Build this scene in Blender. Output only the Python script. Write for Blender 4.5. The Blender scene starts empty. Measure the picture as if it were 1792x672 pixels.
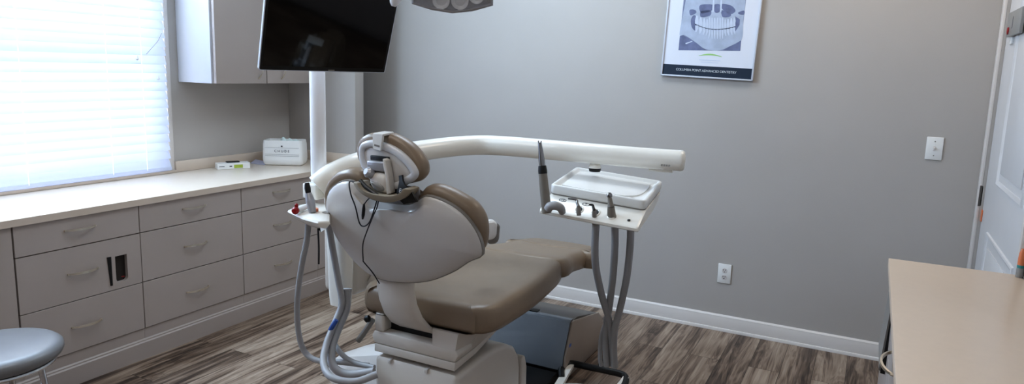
import bpy, bmesh, math, random
from mathutils import Vector, Matrix, Euler
random.seed(7)
SC = bpy.context.scene
COL = SC.collection
R = math.radians

# ------------------------------------------------------------------ materials
def lin(c):
    def f(v):
        v /= 255.0
        return v / 12.92 if v <= 0.04045 else ((v + 0.055) / 1.055) ** 2.4
    return (f(c[0]), f(c[1]), f(c[2]), 1.0)

def mat(name, rgb, rough=0.5, metal=0.0, var=0.0, vscale=8.0, bump=0.0, bscale=60.0, spec=0.5, coat=0.0, trans=0.0, emis=None, estr=0.0, sub=0.0):
    m = bpy.data.materials.new(name)
    m.use_nodes = True
    nt = m.node_tree
    b = nt.nodes['Principled BSDF']
    b.inputs['Base Color'].default_value = lin(rgb)
    b.inputs['Roughness'].default_value = rough
    b.inputs['Metallic'].default_value = metal
    b.inputs['Specular IOR Level'].default_value = spec
    b.inputs['Coat Weight'].default_value = coat
    b.inputs['Coat Roughness'].default_value = 0.12
    b.inputs['Transmission Weight'].default_value = trans
    if emis:
        b.inputs['Emission Color'].default_value = lin(emis)
        b.inputs['Emission Strength'].default_value = estr
    if var or bump:
        tc = nt.nodes.new('ShaderNodeTexCoord')
    if var:
        n = nt.nodes.new('ShaderNodeTexNoise')
        n.inputs['Scale'].default_value = vscale
        n.inputs['Detail'].default_value = 6
        nt.links.new(tc.outputs['Object'], n.inputs['Vector'])
        cr = nt.nodes.new('ShaderNodeValToRGB')
        l = lin(rgb)
        cr.color_ramp.elements[0].position = 0.3
        cr.color_ramp.elements[1].position = 0.7
        cr.color_ramp.elements[0].color = (l[0]*(1-var), l[1]*(1-var), l[2]*(1-var), 1)
        cr.color_ramp.elements[1].color = (min(1, l[0]*(1+var)), min(1, l[1]*(1+var)), min(1, l[2]*(1+var)), 1)
        nt.links.new(n.outputs['Fac'], cr.inputs['Fac'])
        nt.links.new(cr.outputs['Color'], b.inputs['Base Color'])
    if bump:
        n2 = nt.nodes.new('ShaderNodeTexNoise')
        n2.inputs['Scale'].default_value = bscale
        n2.inputs['Detail'].default_value = 4
        nt.links.new(tc.outputs['Object'], n2.inputs['Vector'])
        bp = nt.nodes.new('ShaderNodeBump')
        bp.inputs['Strength'].default_value = bump
        bp.inputs['Distance'].default_value = 0.004
        nt.links.new(n2.outputs['Fac'], bp.inputs['Height'])
        nt.links.new(bp.outputs['Normal'], b.inputs['Normal'])
    return m

def floor_material():
    m = bpy.data.materials.new('wood_plank_floor')
    m.use_nodes = True
    nt = m.node_tree
    N = nt.nodes.new
    L = nt.links.new
    b = nt.nodes['Principled BSDF']
    tc = N('ShaderNodeTexCoord')
    # swap so planks run along world Y
    sep = N('ShaderNodeSeparateXYZ'); L(tc.outputs['Object'], sep.inputs[0])
    comb = N('ShaderNodeCombineXYZ'); L(sep.outputs['Y'], comb.inputs['X']); L(sep.outputs['X'], comb.inputs['Y'])
    br = N('ShaderNodeTexBrick')
    br.offset = 0.37; br.offset_frequency = 2
    br.inputs['Color1'].default_value = (0, 0, 0, 1)
    br.inputs['Color2'].default_value = (1, 1, 1, 1)
    br.inputs['Mortar'].default_value = (0.5, 0.5, 0.5, 1)
    br.inputs['Scale'].default_value = 1.0
    br.inputs['Mortar Size'].default_value = 0.0012
    br.inputs['Mortar Smooth'].default_value = 0.1
    br.inputs['Bias'].default_value = 0.0
    br.inputs['Brick Width'].default_value = 1.22
    br.inputs['Row Height'].default_value = 0.152
    L(comb.outputs[0], br.inputs['Vector'])
    # per plank random value -> offset of grain coordinates
    mul = N('ShaderNodeVectorMath'); mul.operation = 'SCALE'; mul.inputs['Scale'].default_value = 23.0
    L(br.outputs['Color'], mul.inputs[0])
    def grain(sx, sy, scale, detail, dist):
        mp = N('ShaderNodeMapping'); mp.inputs['Scale'].default_value = (sx, sy, 1)
        L(comb.outputs[0], mp.inputs['Vector'])
        ad = N('ShaderNodeVectorMath'); ad.operation = 'ADD'
        L(mp.outputs[0], ad.inputs[0]); L(mul.outputs[0], ad.inputs[1])
        n = N('ShaderNodeTexNoise'); n.inputs['Scale'].default_value = scale
        n.inputs['Detail'].default_value = detail; n.inputs['Distortion'].default_value = dist
        L(ad.outputs[0], n.inputs['Vector'])
        return n
    g1 = grain(0.8, 9.0, 1.6, 3, 1.1)      # broad cathedral bands
    g2 = grain(1.6, 42.0, 1.5, 8, 0.5)     # fine streaks
    g3 = grain(2.0, 5.0, 1.2, 2, 0.3)      # blotches
    ramp = N('ShaderNodeValToRGB')
    e = ramp.color_ramp.elements
    e[0].position = 0.26; e[0].color = lin((62, 49, 41))
    e[1].position = 0.76; e[1].color = lin((174, 158, 142))
    a = e.new(0.41); a.color = lin((106, 89, 76))
    a = e.new(0.50); a.color = lin((134, 116, 101))
    a = e.new(0.62); a.color = lin((156, 139, 123))
    mx = N('ShaderNodeMix'); mx.data_type = 'FLOAT'; mx.inputs[0].default_value = 0.42
    L(g1.outputs['Fac'], mx.inputs[2]); L(g2.outputs['Fac'], mx.inputs[3])
    mx2 = N('ShaderNodeMix'); mx2.data_type = 'FLOAT'; mx2.inputs[0].default_value = 0.25
    L(mx.outputs[0], mx2.inputs[2]); L(g3.outputs['Fac'], mx2.inputs[3])
    st = N('ShaderNodeMapRange'); st.inputs[1].default_value = 0.32; st.inputs[2].default_value = 0.68
    st.inputs[3].default_value = 0.16; st.inputs[4].default_value = 0.82
    L(mx2.outputs[0], st.inputs[0])
    # fine cathedral contour lines
    wm = N('ShaderNodeMath'); wm.operation = 'MULTIPLY'; wm.inputs[1].default_value = 62.0
    L(g1.outputs['Fac'], wm.inputs[0])
    ws = N('ShaderNodeMath'); ws.operation = 'SINE'; L(wm.outputs[0], ws.inputs[0])
    wl = N('ShaderNodeMath'); wl.operation = 'MULTIPLY_ADD'; wl.inputs[1].default_value = 0.05; L(ws.outputs[0], wl.inputs[0]); L(st.outputs[0], wl.inputs[2])
    # plank to plank tone
    tone = N('ShaderNodeMath'); tone.operation = 'MULTIPLY_ADD'
    tone.inputs[1].default_value = 0.16; tone.inputs[2].default_value = -0.08
    L(br.outputs['Color'], tone.inputs[0])
    add = N('ShaderNodeMath'); add.operation = 'ADD'
    L(wl.outputs[0], add.inputs[0]); L(tone.outputs[0], add.inputs[1])
    L(add.outputs[0], ramp.inputs['Fac'])
    seam = N('ShaderNodeMix'); seam.data_type = 'RGBA'
    seam.inputs[7].default_value = lin((52, 42, 36))
    L(br.outputs['Fac'], seam.inputs[0]); L(ramp.outputs['Color'], seam.inputs[6])
    L(seam.outputs[2], b.inputs['Base Color'])
    b.inputs['Roughness'].default_value = 0.42
    bp = N('ShaderNodeBump'); bp.inputs['Strength'].default_value = 0.15; bp.inputs['Distance'].default_value = 0.002
    L(g2.outputs['Fac'], bp.inputs['Height']); L(bp.outputs['Normal'], b.inputs['Normal'])
    return m

def blind_material():
    m = bpy.data.materials.new('blind_vinyl')
    m.use_nodes = True
    nt = m.node_tree
    out = nt.nodes['Material Output']
    b = nt.nodes['Principled BSDF']
    b.inputs['Base Color'].default_value = lin((240, 243, 250))
    b.inputs['Roughness'].default_value = 0.45
    t = nt.nodes.new('ShaderNodeBsdfTranslucent')
    t.inputs['Color'].default_value = lin((235, 241, 255))
    mix = nt.nodes.new('ShaderNodeMixShader')
    mix.inputs[0].default_value = 0.55
    nt.links.new(b.outputs[0], mix.inputs[1]); nt.links.new(t.outputs[0], mix.inputs[2])
    nt.links.new(mix.outputs[0], out.inputs['Surface'])
    return m

M = dict(
    wall=mat('wall_paint', (182, 177, 172), 0.6, var=0.02, vscale=3, bump=0.06, bscale=140),
    ceiling=mat('ceiling_paint', (225, 224, 220), 0.8, bump=0.05),
    floor=floor_material(),
    trim=mat('trim_white', (216, 211, 207), 0.35, var=0.01),
    door=mat('door_white', (214, 213, 214), 0.38, var=0.01),
    cab=mat('cabinet_laminate', (176, 166, 160), 0.42, var=0.02, vscale=5),
    cabside_lit=mat('cabinet_side_daylit', (214, 216, 222), 0.4, var=0.01),  # bluish window light put into the end panel colour
    cabdark=mat('cabinet_gap', (44, 38, 34), 0.7, var=0.05),
    counter=mat('counter_laminate', (224, 212, 198), 0.28, var=0.015, vscale=40),
    counter_edge=mat('counter_edge', (206, 192, 178), 0.35, var=0.015),
    nickel=mat('brushed_nickel', (226, 218, 204), 0.34, 1.0, var=0.05, vscale=60),
    chrome=mat('chrome', (200, 200, 202), 0.15, 1.0, var=0.02),
    blind=blind_material(),
    glass=None,
    plastic=mat('unit_white_plastic', (238, 235, 227), 0.25, var=0.01, coat=0.3),
    white=mat('white_plastic', (232, 232, 230), 0.3, var=0.01),
    post=mat('post_white', (236, 236, 238), 0.25, var=0.01, coat=0.3),
    beige=mat('chair_beige_plastic', (206, 199, 190), 0.32, var=0.015, coat=0.15),
    shell=mat('chair_shell_grey', (204, 200, 196), 0.30, var=0.012, coat=0.15),
    vinyl=mat('tan_vinyl', (136, 119, 101), 0.36, var=0.03, vscale=14, bump=0.05, bscale=260),
    vinyl2=mat('grey_vinyl', (124, 124, 126), 0.34, var=0.02, vscale=14, bump=0.05, bscale=260),
    hose=mat('hose_grey', (164, 164, 166), 0.42, var=0.02, vscale=30),
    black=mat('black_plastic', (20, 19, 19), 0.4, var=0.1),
    screen=mat('screen_glass', (8, 8, 10), 0.06, var=0.05, spec=0.6),
    bezel=mat('bezel_silver', (205, 210, 220), 0.3, var=0.02),
    steel=mat('steel', (150, 150, 152), 0.25, 1.0, var=0.04, vscale=50),
    handle=mat('handpiece_taupe', (136, 130, 122), 0.35, 0.3, var=0.03, vscale=40),
    darksteel=mat('dark_metal', (96, 92, 86), 0.3, 0.9, var=0.05, vscale=50),
    gray=mat('mid_grey_plastic', (140, 136, 131), 0.4, var=0.02),
    cordglow=mat('cord_glow', (250, 250, 255), 0.6, var=0.01, emis=(235, 242, 255), estr=0.4),  # emission stands in for daylight on the blind cords
    counter_warmlit=mat('counter_laminate_warmlit', (228, 207, 186), 0.3, var=0.015, vscale=40),  # same laminate as the long counter, warm light put into its colour
    yoke=mat('yoke_taupe', (150, 140, 124), 0.35, var=0.02),
    rim=mat('rim_light_grey', (206, 206, 208), 0.3, var=0.01, coat=0.2),
    silver=mat('silver_plastic', (178, 178, 182), 0.28, 0.4, var=0.02),
    red=mat('red_plastic', (150, 22, 26), 0.35, var=0.05),
    orange=mat('orange_plastic', (214, 128, 88), 0.45, var=0.05),
    teal=mat('teal_plastic', (60, 140, 142), 0.4, var=0.05),
    blue=mat('blue_tape', (60, 92, 160), 0.4, var=0.05),
    boxreflect=mat('floor_box_reflect', (112, 116, 120), 0.14, var=0.04, vscale=6, coat=0.6),  # bluish tinge stands in for the window reflected in the cover
    boxbeige=mat('floor_box_beige', (150, 138, 128), 0.4, var=0.02),
    boxdark=mat('floor_box_dark', (92, 88, 84), 0.35, var=0.03),
    poster=mat('poster_paper', (222, 226, 236), 0.35, var=0.01),
    navy=mat('poster_navy', (34, 48, 66), 0.4, var=0.02),
    xdark=mat('xray_dark', (124, 132, 160), 0.4, var=0.25, vscale=18),
    xmid=mat('xray_mid', (176, 187, 207), 0.4, var=0.10, vscale=22),
    xlight=mat('xray_light', (200, 210, 228), 0.4, var=0.04, vscale=30),
    xblack=mat('xray_black', (40, 44, 66), 0.4, var=0.1),
    xshade=mat('xray_shade', (112, 120, 152), 0.4, var=0.2, vscale=25),
    green=mat('poster_green', (160, 205, 130), 0.4, var=0.02),
    lime=mat('lime_label', (170, 186, 78), 0.4, var=0.08, vscale=60),
    ink=mat('ink_dark', (62, 62, 72), 0.5, var=0.02),
    inkl=mat('ink_light', (214, 220, 224), 0.5, var=0.02),
    tissue=mat('tissue_paper', (206, 220, 216), 0.7, var=0.03),
    paper=mat('paper_lilac', (186, 186, 204), 0.6, var=0.04),
    plaque=mat('plaque_grey', (146, 145, 143), 0.4, var=0.02),
    hinge=mat('hinge_metal', (120, 116, 112), 0.35, 0.8, var=0.05),
    recess=mat('recess_brown', (74, 52, 46), 0.35, var=0.15, vscale=20),
    cable=mat('cable_black', (24, 24, 32), 0.45, var=0.1),
    outside=mat('outdoor_wall', (225, 232, 245), 0.8, var=0.03),
)
g = mat('window_glass', (250, 252, 255), 0.0, trans=1.0, var=0.001); M['glass'] = g

# ------------------------------------------------------------------ geometry
def newbm(): return bmesh.new()

def box(bm, x0, y0, z0, x1, y1, z1, bev=0.0, seg=2, mtx=None, mi=0):
    vs = [bm.verts.new((x, y, z)) for x in (x0, x1) for y in (y0, y1) for z in (z0, z1)]
    q = [(0,1,3,2),(4,6,7,5),(0,4,5,1),(2,3,7,6),(0,2,6,4),(1,5,7,3)]
    fs = [bm.faces.new([vs[i] for i in f]) for f in q]
    for f in fs: f.material_index = mi
    if bev > 0:
        es = list({e for f in fs for e in f.edges})
        r = bmesh.ops.bevel(bm, geom=es, offset=bev, segments=seg, profile=0.5, affect='EDGES')
        vs = list({v for f in r['faces'] for v in f.verts} | {v for v in vs if v.is_valid})
        for f in r['faces']: f.material_index = mi
    if mtx is not None:
        bmesh.ops.transform(bm, matrix=mtx, verts=[v for v in vs if v.is_valid])
    return vs

def loft(bm, rings, cap0=True, cap1=True, closed=True, mi=0):
    rv = [[bm.verts.new(p) for p in r] for r in rings]
    n = len(rv[0])
    for a, b in zip(rv[:-1], rv[1:]):
        for i in range(n if closed else n - 1):
            j = (i + 1) % n
            f = bm.faces.new((a[i], a[j], b[j], b[i])); f.material_index = mi
    if cap0:
        f = bm.faces.new(list(reversed(rv[0]))); f.material_index = mi
    if cap1:
        f = bm.faces.new(rv[-1]); f.material_index = mi
    return [v for r in rv for v in r]

def smooth_closed(pts, k=4):
    P = [Vector(p) for p in pts]; n = len(P); out = []
    for i in range(n):
        p0, p1, p2, p3 = P[i-1], P[i], P[(i+1) % n], P[(i+2) % n]
        for s in range(k):
            t = s / k
            out.append(0.5*((2*p1)+(-p0+p2)*t+(2*p0-5*p1+4*p2-p3)*t*t+(-p0+3*p1-3*p2+p3)*t*t*t))
    return out

def smooth_open(pts, k=6):
    P = [Vector(p) for p in pts]; n = len(P); out = []
    if n == 2: return P
    for i in range(n-1):
        p1, p2 = P[i], P[i+1]
        p0 = P[i-1] if i > 0 else 2*p1-p2
        p3 = P[i+2] if i+2 < n else 2*p2-p1
        for s in range(k):
            t = s / k
            out.append(0.5*((2*p1)+(-p0+p2)*t+(2*p0-5*p1+4*p2-p3)*t*t+(-p0+3*p1-3*p2+p3)*t*t*t))
    out.append(P[-1])
    return out

def tube(bm, pts, r, seg=14, k=6, cap=True, smooth=True, mi=0):
    """r: number or list per control point"""
    P = smooth_open(pts, k) if smooth else [Vector(p) for p in pts]
    n = len(P)
    if isinstance(r, (int, float)): rr = [r]*n
    else:
        m = len(r)
        rr = []
        for i in range(n):
            t = i*(m-1)/(n-1); a = int(min(m-2, math.floor(t))); f = t-a
            rr.append(r[a]*(1-f)+r[a+1]*f)
    T = []
    for i in range(n):
        d = (P[min(n-1, i+1)]-P[max(0, i-1)])
        T.append(d.normalized() if d.length > 1e-9 else Vector((0, 0, 1)))
    ref = Vector((0, 0, 1)) if abs(T[0].z) < 0.9 else Vector((1, 0, 0))
    u = T[0].cross(ref).normalized()
    rings = []
    for i in range(n):
        u = (u - T[i]*u.dot(T[i])).normalized()
        v = T[i].cross(u)
        rings.append([P[i]+(u*math.cos(2*math.pi*s/seg)+v*math.sin(2*math.pi*s/seg))*rr[i] for s in range(seg)])
    return loft(bm, rings, cap, cap, mi=mi)

def lathe(bm, prof, centre, axis=(0, 0, 1), seg=28, mi=0):
    """prof: list of (radius, height along axis)"""
    ax = Vector(axis).normalized()
    ref = Vector((0, 0, 1)) if abs(ax.z) < 0.9 else Vector((1, 0, 0))
    u = ax.cross(ref).normalized(); v = ax.cross(u)
    c = Vector(centre)
    rings = [[c+ax*h+(u*math.cos(2*math.pi*s/seg)+v*math.sin(2*math.pi*s/seg))*max(r, 1e-4) for s in range(seg)] for r, h in prof]
    return loft(bm, rings, mi=mi)

def prism(bm, poly, a0, a1, axis='x', mi=0):
    """poly: 2D points. axis x: (y,z); y: (x,z); z: (x,y)"""
    def P(p, a):
        return {'x': (a, p[0], p[1]), 'y': (p[0], a, p[1]), 'z': (p[0], p[1], a)}[axis]
    return loft(bm, [[P(p, a0) for p in poly], [P(p, a1) for p in poly]], mi=mi)

def bevel_all(bm, off, seg=2, angle=30):
    bm.normal_update()
    es = [e for e in bm.edges if len(e.link_faces) == 2 and e.calc_face_angle(0) > R(angle)]
    bmesh.ops.bevel(bm, geom=es, offset=off, segments=seg, profile=0.5, affect='EDGES', clamp_overlap=True)

def frame(o, x, y):
    """matrix with origin o, x axis, y axis (orthogonalised), z = x cross y"""
    x = Vector(x).normalized(); y = Vector(y); y = (y-x*y.dot(x)).normalized(); z = x.cross(y)
    return Matrix(((x.x, y.x, z.x, o[0]), (x.y, y.y, z.y, o[1]), (x.z, y.z, z.z, o[2]), (0, 0, 0, 1)))

def eul(o, yaw, tilt, roll):
    return Matrix.Translation(o) @ Matrix.Rotation(R(yaw), 4, 'Z') @ Matrix.Rotation(R(tilt), 4, 'X') @ Matrix.Rotation(R(roll), 4, 'Y')

def dome(bm, outline, levels, mtx, k=4, mi=0, cap0=True, cap1=True):
    """outline: CCW 2D. levels: (inset, scale, height) along local z"""
    P = [Vector((p[0], p[1])) for p in outline]
    if k > 1: P = [Vector((p[0], p[1])) for p in smooth_closed(P, k)]
    n = len(P)
    area = sum(P[i].x*P[(i+1) % n].y-P[(i+1) % n].x*P[i].y for i in range(n))
    if area < 0: P.reverse()
    c = sum(P, Vector((0, 0)))/n
    nor = []
    for i in range(n):
        d = P[(i+1) % n]-P[i-1]
        nor.append(Vector((d.y, -d.x)).normalized() if d.length > 1e-9 else Vector((0, 0)))
    rings = []
    ea = max(abs(p.x-c.x) for p in P); eb = max(abs(p.y-c.y) for p in P)
    for ins, sc, h in levels:
        w = min(1.0, max(0.0, (sc-0.30)/0.68))
        ring = []
        for i in range(n):
            q = P[i]-nor[i]*ins-c
            if w < 1.0 and q.length > 1e-6:
                d = q.normalized()
                re = 0.9/math.sqrt((d.x/ea)**2+(d.y/eb)**2)
                q = d*(q.length*w+re*(1-w))
            ring.append(mtx @ Vector((*(c+q*sc), h)))
        rings.append(ring)
    return loft(bm, rings, cap0, cap1, mi=mi)

def flat(bm, poly, mtx, h=0.0, mi=0):
    vs = [bm.verts.new(mtx @ Vector((p[0], p[1], h))) for p in poly]
    f = bm.faces.new(vs); f.material_index = mi
    f.normal_update()
    if f.normal.dot(mtx.to_3x3() @ Vector((0, 0, 1))) < 0: f.normal_flip()

def rrect(w, h, r, n=5, cx=0, cy=0):
    out = []
    for (sx, sy, a0) in ((1, 1, 0), (-1, 1, 90), (-1, -1, 180), (1, -1, 270)):
        for i in range(n+1):
            a = R(a0+90*i/n)
            out.append((cx+sx*(w/2-r)+r*math.cos(a), cy+sy*(h/2-r)+r*math.sin(a)))
    return out

def mk(name, bm, mats, parent=None, label=None, cat=None, group=None, kind=None, sharp=35, fix=True):
    if fix: bmesh.ops.recalc_face_normals(bm, faces=bm.faces[:])
    me = bpy.data.meshes.new(name)
    bm.to_mesh(me); bm.free()
    if not isinstance(mats, (list, tuple)): mats = [mats]
    for m in mats: me.materials.append(m)
    me.shade_smooth()
    me.set_sharp_from_angle(angle=R(sharp))
    o = bpy.data.objects.new(name, me)
    COL.objects.link(o)
    if parent is not None:
        o.parent = parent
        if parent.type == 'EMPTY':
            o.matrix_parent_inverse = Matrix.Translation(parent.location).inverted()
    tag(o, label, cat, group, kind)
    return o

def tag(o, label=None, cat=None, group=None, kind=None):
    if label: o['label'] = label
    if cat: o['category'] = cat
    if group: o['group'] = group
    if kind: o['kind'] = kind
    return o

def thing(name, loc, label, cat, group=None):
    o = bpy.data.objects.new(name, None)
    o.empty_display_size = 0.1
    o.location = loc
    COL.objects.link(o)
    return tag(o, label, cat, group)

def struct(name, bm, m, parent=None, sharp=35):
    return mk(name, bm, m, parent, kind=None if parent else 'structure', sharp=sharp)

def text_bm(s, size, mtx, depth=0.0006, align='CENTER', spacing=1.0):
    cu = bpy.data.curves.new('lettering', 'FONT')
    cu.body = s; cu.size = size; cu.align_x = align; cu.align_y = 'CENTER'; cu.extrude = depth/2
    cu.space_character = spacing
    o = bpy.data.objects.new('lettering', cu)
    COL.objects.link(o)
    bpy.context.view_layer.update()
    me = bpy.data.meshes.new_from_object(o.evaluated_get(bpy.context.evaluated_depsgraph_get()))
    bm = bmesh.new(); bm.from_mesh(me)
    bmesh.ops.transform(bm, matrix=mtx, verts=bm.verts[:])
    bpy.data.objects.remove(o); bpy.data.curves.remove(cu); bpy.data.meshes.remove(me)
    return bm

# ------------------------------------------------------------------ the room
YW = 4.124      # main wall
XL = -3.75      # window wall
XR = 0.495      # door wall
YB = -2.3       # wall behind
ZC = 2.75
T = 0.14
bm = newbm(); box(bm, XL-T, YB-T, -0.1, XR+T, YW+T, 0.0); struct('floor', bm, M['floor'])
bm = newbm(); box(bm, XL-T, YB-T, ZC, XR+T, YW+T, ZC+0.1); struct('ceiling', bm, M['ceiling'])
bm = newbm(); box(bm, XL, YW, 0, XR, YW+T, ZC); struct('wall_main', bm, M['wall'])
bm = newbm(); box(bm, XL, YB-T, 0, XR, YB, ZC); struct('wall_rear', bm, M['wall'])
WY0, WY1, WZ0, WZ1 = -0.80, 2.782, 0.836, 2.25  # window widened out of view to let more light in
bm = newbm()
box(bm, XL-T, YB-T, 0, XL, WY0, ZC); box(bm, XL-T, WY1, 0, XL, YW+T, ZC)
box(bm, XL-T, WY0, 0, XL, WY1, WZ0); box(bm, XL-T, WY0, WZ1, XL, WY1, ZC)
struct('wall_window', bm, M['wall'])
bm = newbm()
DY0, DY1, DZ = 2.862, 3.985, 2.05
box(bm, XR, YB-T, 0, XR+T, DY0, ZC); box(bm, XR, DY1, 0, XR+T, YW+T, ZC); box(bm, XR, DY0, DZ, XR+T, DY1, ZC)
struct('wall_door', bm, M['wall'])
bm = newbm(); box(bm, XL+0.0005, 3.75, 0, -3.14, 3.84, ZC, 0.004); struct('wall_stub', bm, M['wall'])

# baseboard along the main wall: flat board, moulded top and a quarter round shoe
prof = [(YW, 0.0), (YW-0.026, 0.0), (YW-0.026, 0.008), (YW-0.022, 0.016), (YW-0.016, 0.018), (YW-0.015, 0.076),
        (YW-0.012, 0.082), (YW-0.012, 0.087), (YW-0.006, 0.094), (YW, 0.096)]
bm = newbm(); prism(bm, prof, XL+0.02, XR-0.001, 'x'); struct('baseboard_main', bm, M['trim'])

# window: frame, glass, reveal
wf = newbm()
for a in ((WY0, WZ0, WY0+0.05, WZ1), (WY1-0.05, WZ0, WY1, WZ1), (WY0, WZ0, WY1, WZ0+0.05), (WY0, WZ1-0.05, WY1, WZ1),
          (WY0, 1.52, WY1, 1.56), ((WY0+WY1)/2-0.02, WZ0, (WY0+WY1)/2+0.02, WZ1)):
    box(wf, XL-0.12, a[0], a[1], XL-0.085, a[2], a[3], 0.003)
w1 = struct('window_1', wf, M['trim'])
bm = newbm(); box(bm, XL-0.105, WY0+0.03, WZ0+0.03, XL-0.100, WY1-0.03, WZ1-0.03); struct('glass', bm, M['glass'], w1)
bm = newbm(); box(bm, XL-T, WY1-0.010, WZ0, XL+0.006, WY1+0.018, WZ1, 0.002); struct('trim_window', bm, M['trim'])

# blind
bl = thing('window_blind', (XL+0.01, (WY0+WY1)/2, WZ0), 'white horizontal slat blind glowing with daylight over the window', 'blind')
bm = newbm()
PIT = 0.0505
zs = 0.8905
sl = 0
BX = XL+0.012
while zs < WZ1-0.07:
    # each slat nearly closed, slightly crowned
    ring = []
    h = 0.0312
    for s in range(7):
        t = -1+2*s/6
        ring.append((BX+0.016*t+0.004*(1-t*t), zs-h*t*0.93))
    top = [(x+0.0012, z+0.0004) for x, z in ring]
    pts = ring+list(reversed(top))
    loft(bm, [[(p[0], WY0+0.012, p[1]) for p in pts], [(p[0], WY1-0.022, p[1]) for p in pts]])
    zs += PIT
    sl += 1
mk('slats', bm, M['blind'], bl)
bm = newbm(); box(bm, BX-0.022, WY0+0.012, WZ0+0.005, BX+0.022, WY1-0.02, WZ0+0.028, 0.006); mk('bottom_rail', bm, M['blind'], bl)
bm = newbm(); box(bm, BX-0.024, WY0+0.008, WZ1-0.06, BX+0.03, WY1-0.02, WZ1-0.004, 0.004); mk('head_rail', bm, M['white'], bl)
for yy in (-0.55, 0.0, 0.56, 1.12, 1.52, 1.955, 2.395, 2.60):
    bm = newbm(); box(bm, BX+0.0215, yy-0.0018, WZ0+0.02, BX+0.0222, yy+0.0018, WZ1-0.05); mk('ladder_cord', bm, M['cordglow'], bl)
bm = newbm(); tube(bm, [(-3.7250, 2.7421, 1.6482), (-3.7180, 2.7087, 1.6010), (-3.7150, 2.6604, 1.5538), (-3.7150, 2.6302, 1.5238)], 0.0012, 6)
mk('pull_cord', bm, M['gray'], bl)
bm = newbm(); lathe(bm, [(0.003, 0.012), (0.007, 0.006), (0.009, -0.008), (0.004, -0.014)], (-3.7150, 2.5730, 1.5030)); mk('cord_tassel', bm, M['white'], bl)
bm = newbm(); lathe(bm, [(0.003, 0.012), (0.006, 0.006), (0.008, -0.008), (0.004, -0.012)], (-3.7180, 2.7003, 1.3918)); mk('cord_tassel', bm, M['white'], bl)

# door in the right hand wall
DX = XR+0.012
bm = newbm()
box(bm, DX, DY0+0.004, 0.008, DX+0.04, DY1-0.004, DZ-0.004, 0.002)
d1 = struct('door_1', bm, M['door'])
def panel(y0, y1, z0, z1):
    b = newbm()
    w = 0.030
    pr = [(0, 0.0), (0.004, 0.006), (0.010, 0.008), (0.020, 0.004), (0.026, 0.0)]
    ringo = [(y0, z0), (y1, z0), (y1, z1), (y0, z1)]
    rings = []
    for ins, hh in pr:
        rings.append([(DX-hh, y0+ins, z0+ins), (DX-hh, y1-ins, z0+ins), (DX-hh, y1-ins, z1-ins), (DX-hh, y0+ins, z1-ins)])
    loft(b, rings, cap0=False, cap1=False)
    box(b, DX-0.0045, y0+0.06, z0+0.06, DX, y1-0.06, z1-0.06, 0.004)
    struct('door_panel', b, M['door'], d1)
panel(3.05, 3.665, 1.055, 1.90)
panel(3.05, 3.745, 0.22, 0.835)
b = newbm()
y_, z_ = 4.006, 0.962
box(b, DX-0.014, 3.985, z_-0.048, DX-0.008, 4.022, z_+0.048, 0.001)
tube(b, [(DX-0.018, 3.990, z_-0.05), (DX-0.018, 3.990, z_+0.05)], 0.006, 10, smooth=False)
for k in (-0.03, 0.0, 0.03): lathe(b, [(0.004, 0), (0.004, -0.002)], (DX-0.014, 4.012, z_+k), (1, 0, 0), 8)
struct('hinge', b, M['hinge'], d1)
bm = newbm()
# casing around the door: stepped board between the corner and the slab, head casing above
for (y0, y1, x0) in ((4.06, 4.121, 0.004), (4.022, 4.062, 0.010), (3.986, 4.024, 0.014)):
    box(bm, XR-x0, y0, 0, XR+0.0, y1, DZ+0.06, 0.0025)
box(bm, XR-0.014, DY0-0.026, 0, XR, DY0, DZ+0.09, 0.003)
box(bm, XR-0.014, DY0-0.026, DZ, XR, 4.121, DZ+0.09, 0.003)
struct('trim_door', bm, M['trim'])
# little fire label on the door edge
bm = newbm(); box(bm, DX-0.0045, 3.955, 0.842, DX-0.0005, 3.985, 0.897, 0.0004)
mk('door_sticker', bm, M['orange'], label='small orange and brown sticker on the door edge below the hinge', cat='sticker')
# grey plaque with red dot
pl = thing('door_plaque', (DX, 3.75, 1.70), 'grey plaque with a red dot at the top of the white door', 'plaque')
bm = newbm(); box(bm, DX-0.022, 3.50, 1.703, DX-0.010, 3.838, 1.808, 0.002); mk('plate', bm, M['plaque'], pl)
bm = newbm(); lathe(bm, [(0.016, 0.0), (0.016, 0.003), (0.013, 0.005)], (DX-0.022, 3.782, 1.728), (-1, 0, 0), 24); mk('red_dot', bm, M['red'], pl)
mt = frame((DX-0.0225, 3.70, 1.762), (0, -1, 0), (0, 0, 1))
bm = text_bm('J', 0.055, mt, align='LEFT'); mk('lettering', bm, M['ink'], pl)
bm = newbm(); box(bm, DX-0.008, 3.765, 1.672, DX-0.0005, 3.835, 1.704, 0.001); mk('hanger_bracket', bm, M['white'], pl)

# switch and outlet on the main wall
sw = thing('light_switch', (0.286, YW, 1.164), 'white light switch plate on the grey wall near the door', 'light switch')
bm = newbm(); box(bm, 0.249, YW-0.007, 1.106, 0.323, YW-0.0002, 1.222, 0.003); mk('plate', bm, M['white'], sw)
bm = newbm(); box(bm, 0.281, YW-0.0085, 1.152, 0.291, YW-0.0065, 1.176); box(bm, 0.2825, YW-0.018, 1.160, 0.2895, YW-0.006, 1.170, 0.001, mtx=None)
mk('toggle', bm, M['trim'], sw)
for dz in (-0.036, 0.036):
    bm = newbm(); lathe(bm, [(0.003, 0), (0.003, 0.001), (0.001, 0.0016)], (0.286, YW-0.007, 1.164+dz), (0, -1, 0), 10); mk('screw', bm, M['gray'], sw)
ou = thing('wall_outlet', (-0.692, YW, 0.35), 'white duplex power outlet plate low on the grey wall', 'outlet')
bm = newbm(); box(bm, -0.730, YW-0.007, 0.289, -0.654, YW-0.0002, 0.405, 0.003); mk('plate', bm, M['white'], ou)
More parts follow.
